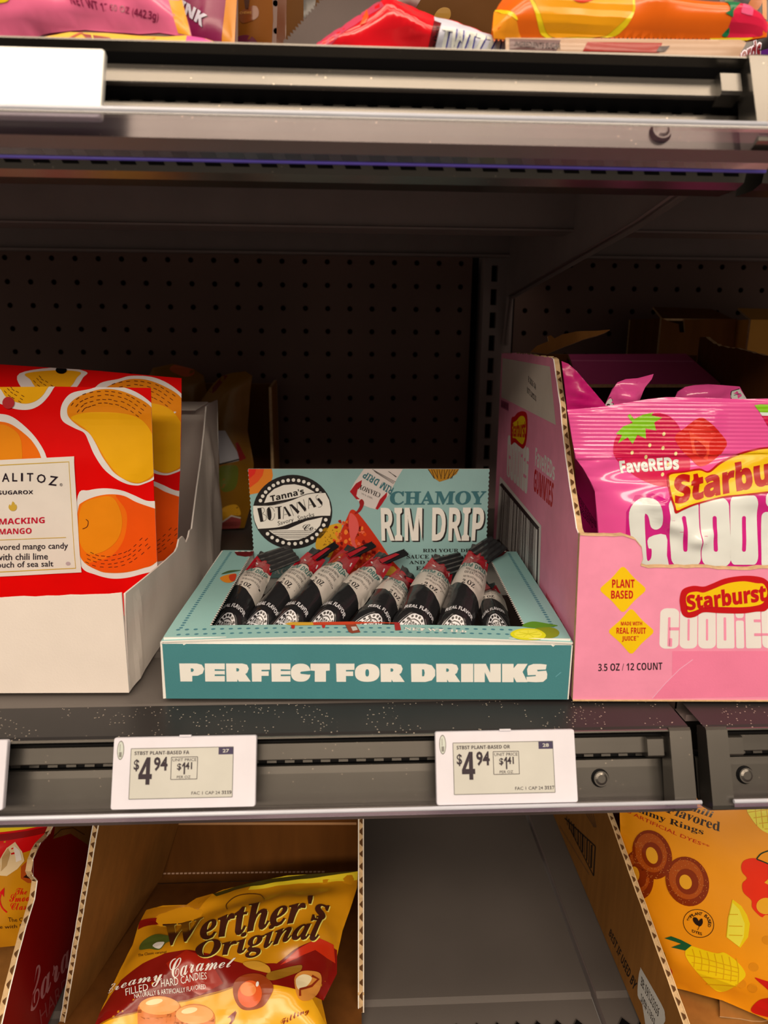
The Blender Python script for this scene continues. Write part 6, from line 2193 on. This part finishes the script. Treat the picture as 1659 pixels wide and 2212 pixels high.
s.poly(k2_([(165, -60), (250, -60), (230, 140), (165, 140)]), gl((16, 8, 6)), 1)
s.poly(sm(k2_([(1000, 120), (1020, 70), (1060, 48), (1100, 60), (1104, 110), (1060, 150)])), gl((150, 100, 24)), 1)
s.poly(k2_([(700, -60), (950, -60), (880, 60), (760, 40)]), gl((90, 10, 14)), 1)
g.build('bag_body', t)

# red twist pack with a clear zigzag end
RTW = film('bright_red_wrapper', (228, 6, 22), rough=.16, coat=.5, bscale=40)
PT_ = front_pan(.372, .20, o=(0, .372, Z_TOP))
t, g, s = bag('twist_pack', 'bright red twist-candy pack with a zigzag clear end, on the upper shelf', 'sweet pack', TG, PT_,
              k2_([(225, 330), (250, 280), (640, 20), (700, -10), (800, 20), (1000, 108), (1150, 145), (1400, 240), (1500, 290), (1600, 340)]), .010, .010, RTW,
              [(k2_([(660, 20)])[0], k2_([(980, 320)])[0], .003, .004), (k2_([(540, 200)])[0], k2_([(640, 300)])[0], -.002, .008), (k2_([(260, 290)])[0], k2_([(640, 30)])[0], .002, .006)], 2.0, .003, .003, .0008)
s.poly(k2_([(225, 305), (250, 276), (640, 15), (680, 40), (560, 110), (330, 300)]), gl((206, 60, 80)), 1)
s.poly(k2_([(525, 165), (570, 60), (580, 110), (560, 150)]), gl((236, 80, 20)), 2)
s.poly(k2_([(1000, 108), (1150, 145), (1400, 240), (1640, 345), (990, 345)]), gl((210, 196, 200)), 1)
s.poly(k2_([(1000, 136), (1046, 152), (1004, 320), (962, 310)]), gl((110, 8, 16)), 2)
s.text('SINCE', k2_([(992, 290), (1018, 170), (1034, 176), (1010, 296)]), gl((20, 8, 10)), 3, 'sb')
for d_, mm, ly in ((9, gl((40, 30, 130)), 2), (0, gl((232, 222, 226)), 3)):
    s.text('TWIZZLERS', k2_([(1056 + d_, 175 + d_ * .4), (1640 + d_, 300), (1660 + d_, 400), (1040 + d_, 330)]), mm, ly, 'si', .02)
g.build('pack_body', t)
g = G()
zz = [(36, 268)]
n = 15
for i in range(n + 1):
    tt = i / n
    zz += [(60 + 250 * tt - 14, 265 - 290 * tt - 12), (60 + 250 * tt + 8, 265 - 290 * tt - 6)]
o_ = [PT_.uv(*p) for p in k2_(zz + [(330, -40), (700, -40), (650, 20), (250, 282), (230, 330), (40, 330)])]
CLR2 = mat('smoky_clear_film', (66, 46, 38), rough=.45, coat=.08, spec=.25, bump=.3, bscale=90, var=.15)
g.slab(PT_.off(.0006), o_, .0006, CLR2)
g.build('clear_end', t, 'smoky clear zigzag seal')

# orange mango pack lying on top, zigzag edge to the aisle
zz = [(1612, 90)]
for i in range(58):
    x = 1608 - i * 9.4
    zz += [(x, 84 + 1.2 * math.sin(i * .2)), (x - 4.7, 90 - (i % 3) * .6)]
t, g, s = bag('mango_sweet_bag', 'bright orange bag with a zigzag edge and fruit print, top right on the upper shelf', 'sweet bag', TG, front_pan(.362, .40, o=(0, .362, Z_TOP)),
              zz + [(1062, 70), (1066, 30), (1086, 0), (1110, -60), (1400, -60), (1440, 0), (1590, 14), (1640, 30), (1657, 50), (1656, 80), (1630, 86)], .012, .010, film('orange_film', (232, 96, 6), rough=.24, coat=.3, bscale=60),
              [((1070, 60), (1600, 66), .0012, .002), ((1070, 72), (1600, 77), .0010, .002), ((1130, 40), (1420, 44), .0010, .003), ((1400, 30), (1590, 40), .0018, .006)], 3.0, .004, .0025, .0012, 30)
MY, MY2 = gl((250, 196, 16)), gl((250, 152, 8))
s.poly(sm(k3_([(90, -80), (130, 0), (200, 130), (280, 214), (400, 254), (540, 244), (660, 205), (760, 145), (806, 72), (806, 20), (740, -80)])), MY, 1)
s.poly(sm(k3_([(130, -80), (170, 20), (230, 120), (310, 195), (420, 228), (540, 215), (650, 175), (740, 120), (790, 66), (790, 20), (720, -80)])), MY2, 2)
s.poly(sm(k3_([(380, -30), (420, 10), (480, 20), (540, 0), (520, -40)])), gl((222, 50, 10)), 3)
s.poly(k3_([(-110, 60), (30, 90), (100, 200), (150, 250), (-120, 250)]), gl((240, 140, 20)), 1)
s.poly(sm(k3_([(-100, 70), (0, 75), (60, 110), (-20, 100)])), MY, 2)
s.poly(sm(k3_([(1430, 90), (1470, 50), (1540, 60), (1640, 130), (1656, 200), (1590, 236), (1520, 225), (1450, 175)])), gl((226, 26, 60)), 1)
s.poly(sm(k3_([(1480, 55), (1530, 70), (1560, 100), (1500, 80)])), gl((246, 90, 120)), 2)
s.poly(k3_([(1360, 38), (1420, 40), (1464, 52), (1430, 80), (1436, 110), (1380, 92), (1412, 76)]), gl((20, 110, 60)), 2)
s.poly(sm(k3_([(1408, 156), (1436, 134), (1452, 150), (1436, 168)])), gl((20, 110, 60)), 2)
s.poly(k3_([(1290, 240), (1560, 244), (1550, 262), (1290, 260)]), MY, 2)
g.build('bag_body', t)
t, g, s = bag('sweet_bag', 'cream and dark red printed wrapper squeezed under the orange bag\'s zigzag edge', 'sweet bag', TG, front_pan(.3585, .15, o=(0, .3585, Z_TOP)),
              [(1092, 82), (1600, 86), (1612, 92), (1596, 122), (1092, 118)], .0015, .005, gl((186, 140, 104)), (), 6.0, .005, .003, .0004)
s.poly(k3_([(0, 250), (330, 258), (300, 330), (0, 330)]), gl((110, 74, 66)), 1)
s.poly(k3_([(500, 270), (980, 276), (960, 340), (470, 330)]), gl((160, 24, 10)), 1)
s.text('INGREDIENTS SUGAR', k3_([(40, 268), (330, 280), (326, 320), (30, 300)]), gl((40, 26, 26)), 2)
s.poly(k3_([(960, 300), (1030, 296), (1000, 330), (940, 336)]), gl((60, 36, 30)), 2)
g.build('bag_body', t)
t, g, s = bag('sweet_bag', 'black and purple bag at the top right corner, red outlined letters', 'sweet bag', TG, front_pan(.405, .1, o=(0, .405, Z_TOP)),
              [(1585, 150), (1588, 110), (1596, 84), (1555, 20), (1550, -100), (1800, -100), (1800, 150)], .006, .012, gl((26, 12, 16)), (), 9.0, .005, .005, .001)
s.poly(k3_([(1600, 330), (1700, 300), (1700, 430), (1580, 440)]), gl((84, 20, 100)), 1)
for d_, mm, ly in ((0, gl((226, 196, 200)), 2), (0, gl((120, 10, 24)), 3)):
    s.text('Nerds', k3_([(1440, 345), (1608, 250), (1600, 390), (1440, 420)]), mm, ly, 'sb', .10 if ly == 2 else .02)
s.poly(sm(k3_([(1520, 60), (1560, -20), (1600, -60), (1620, 20), (1560, 90)])), gl((186, 90, 20)), 1)
s.poly(sm(k3_([(1380, -40), (1420, -60), (1440, 0), (1390, 30)])), gl((60, 96, 20)), 1)
s.poly(k3_([(1620, -60), (1648, -60), (1650, 130), (1622, 110)]), gl((196, 110, 20)), 1)
g.build('bag_body', t)
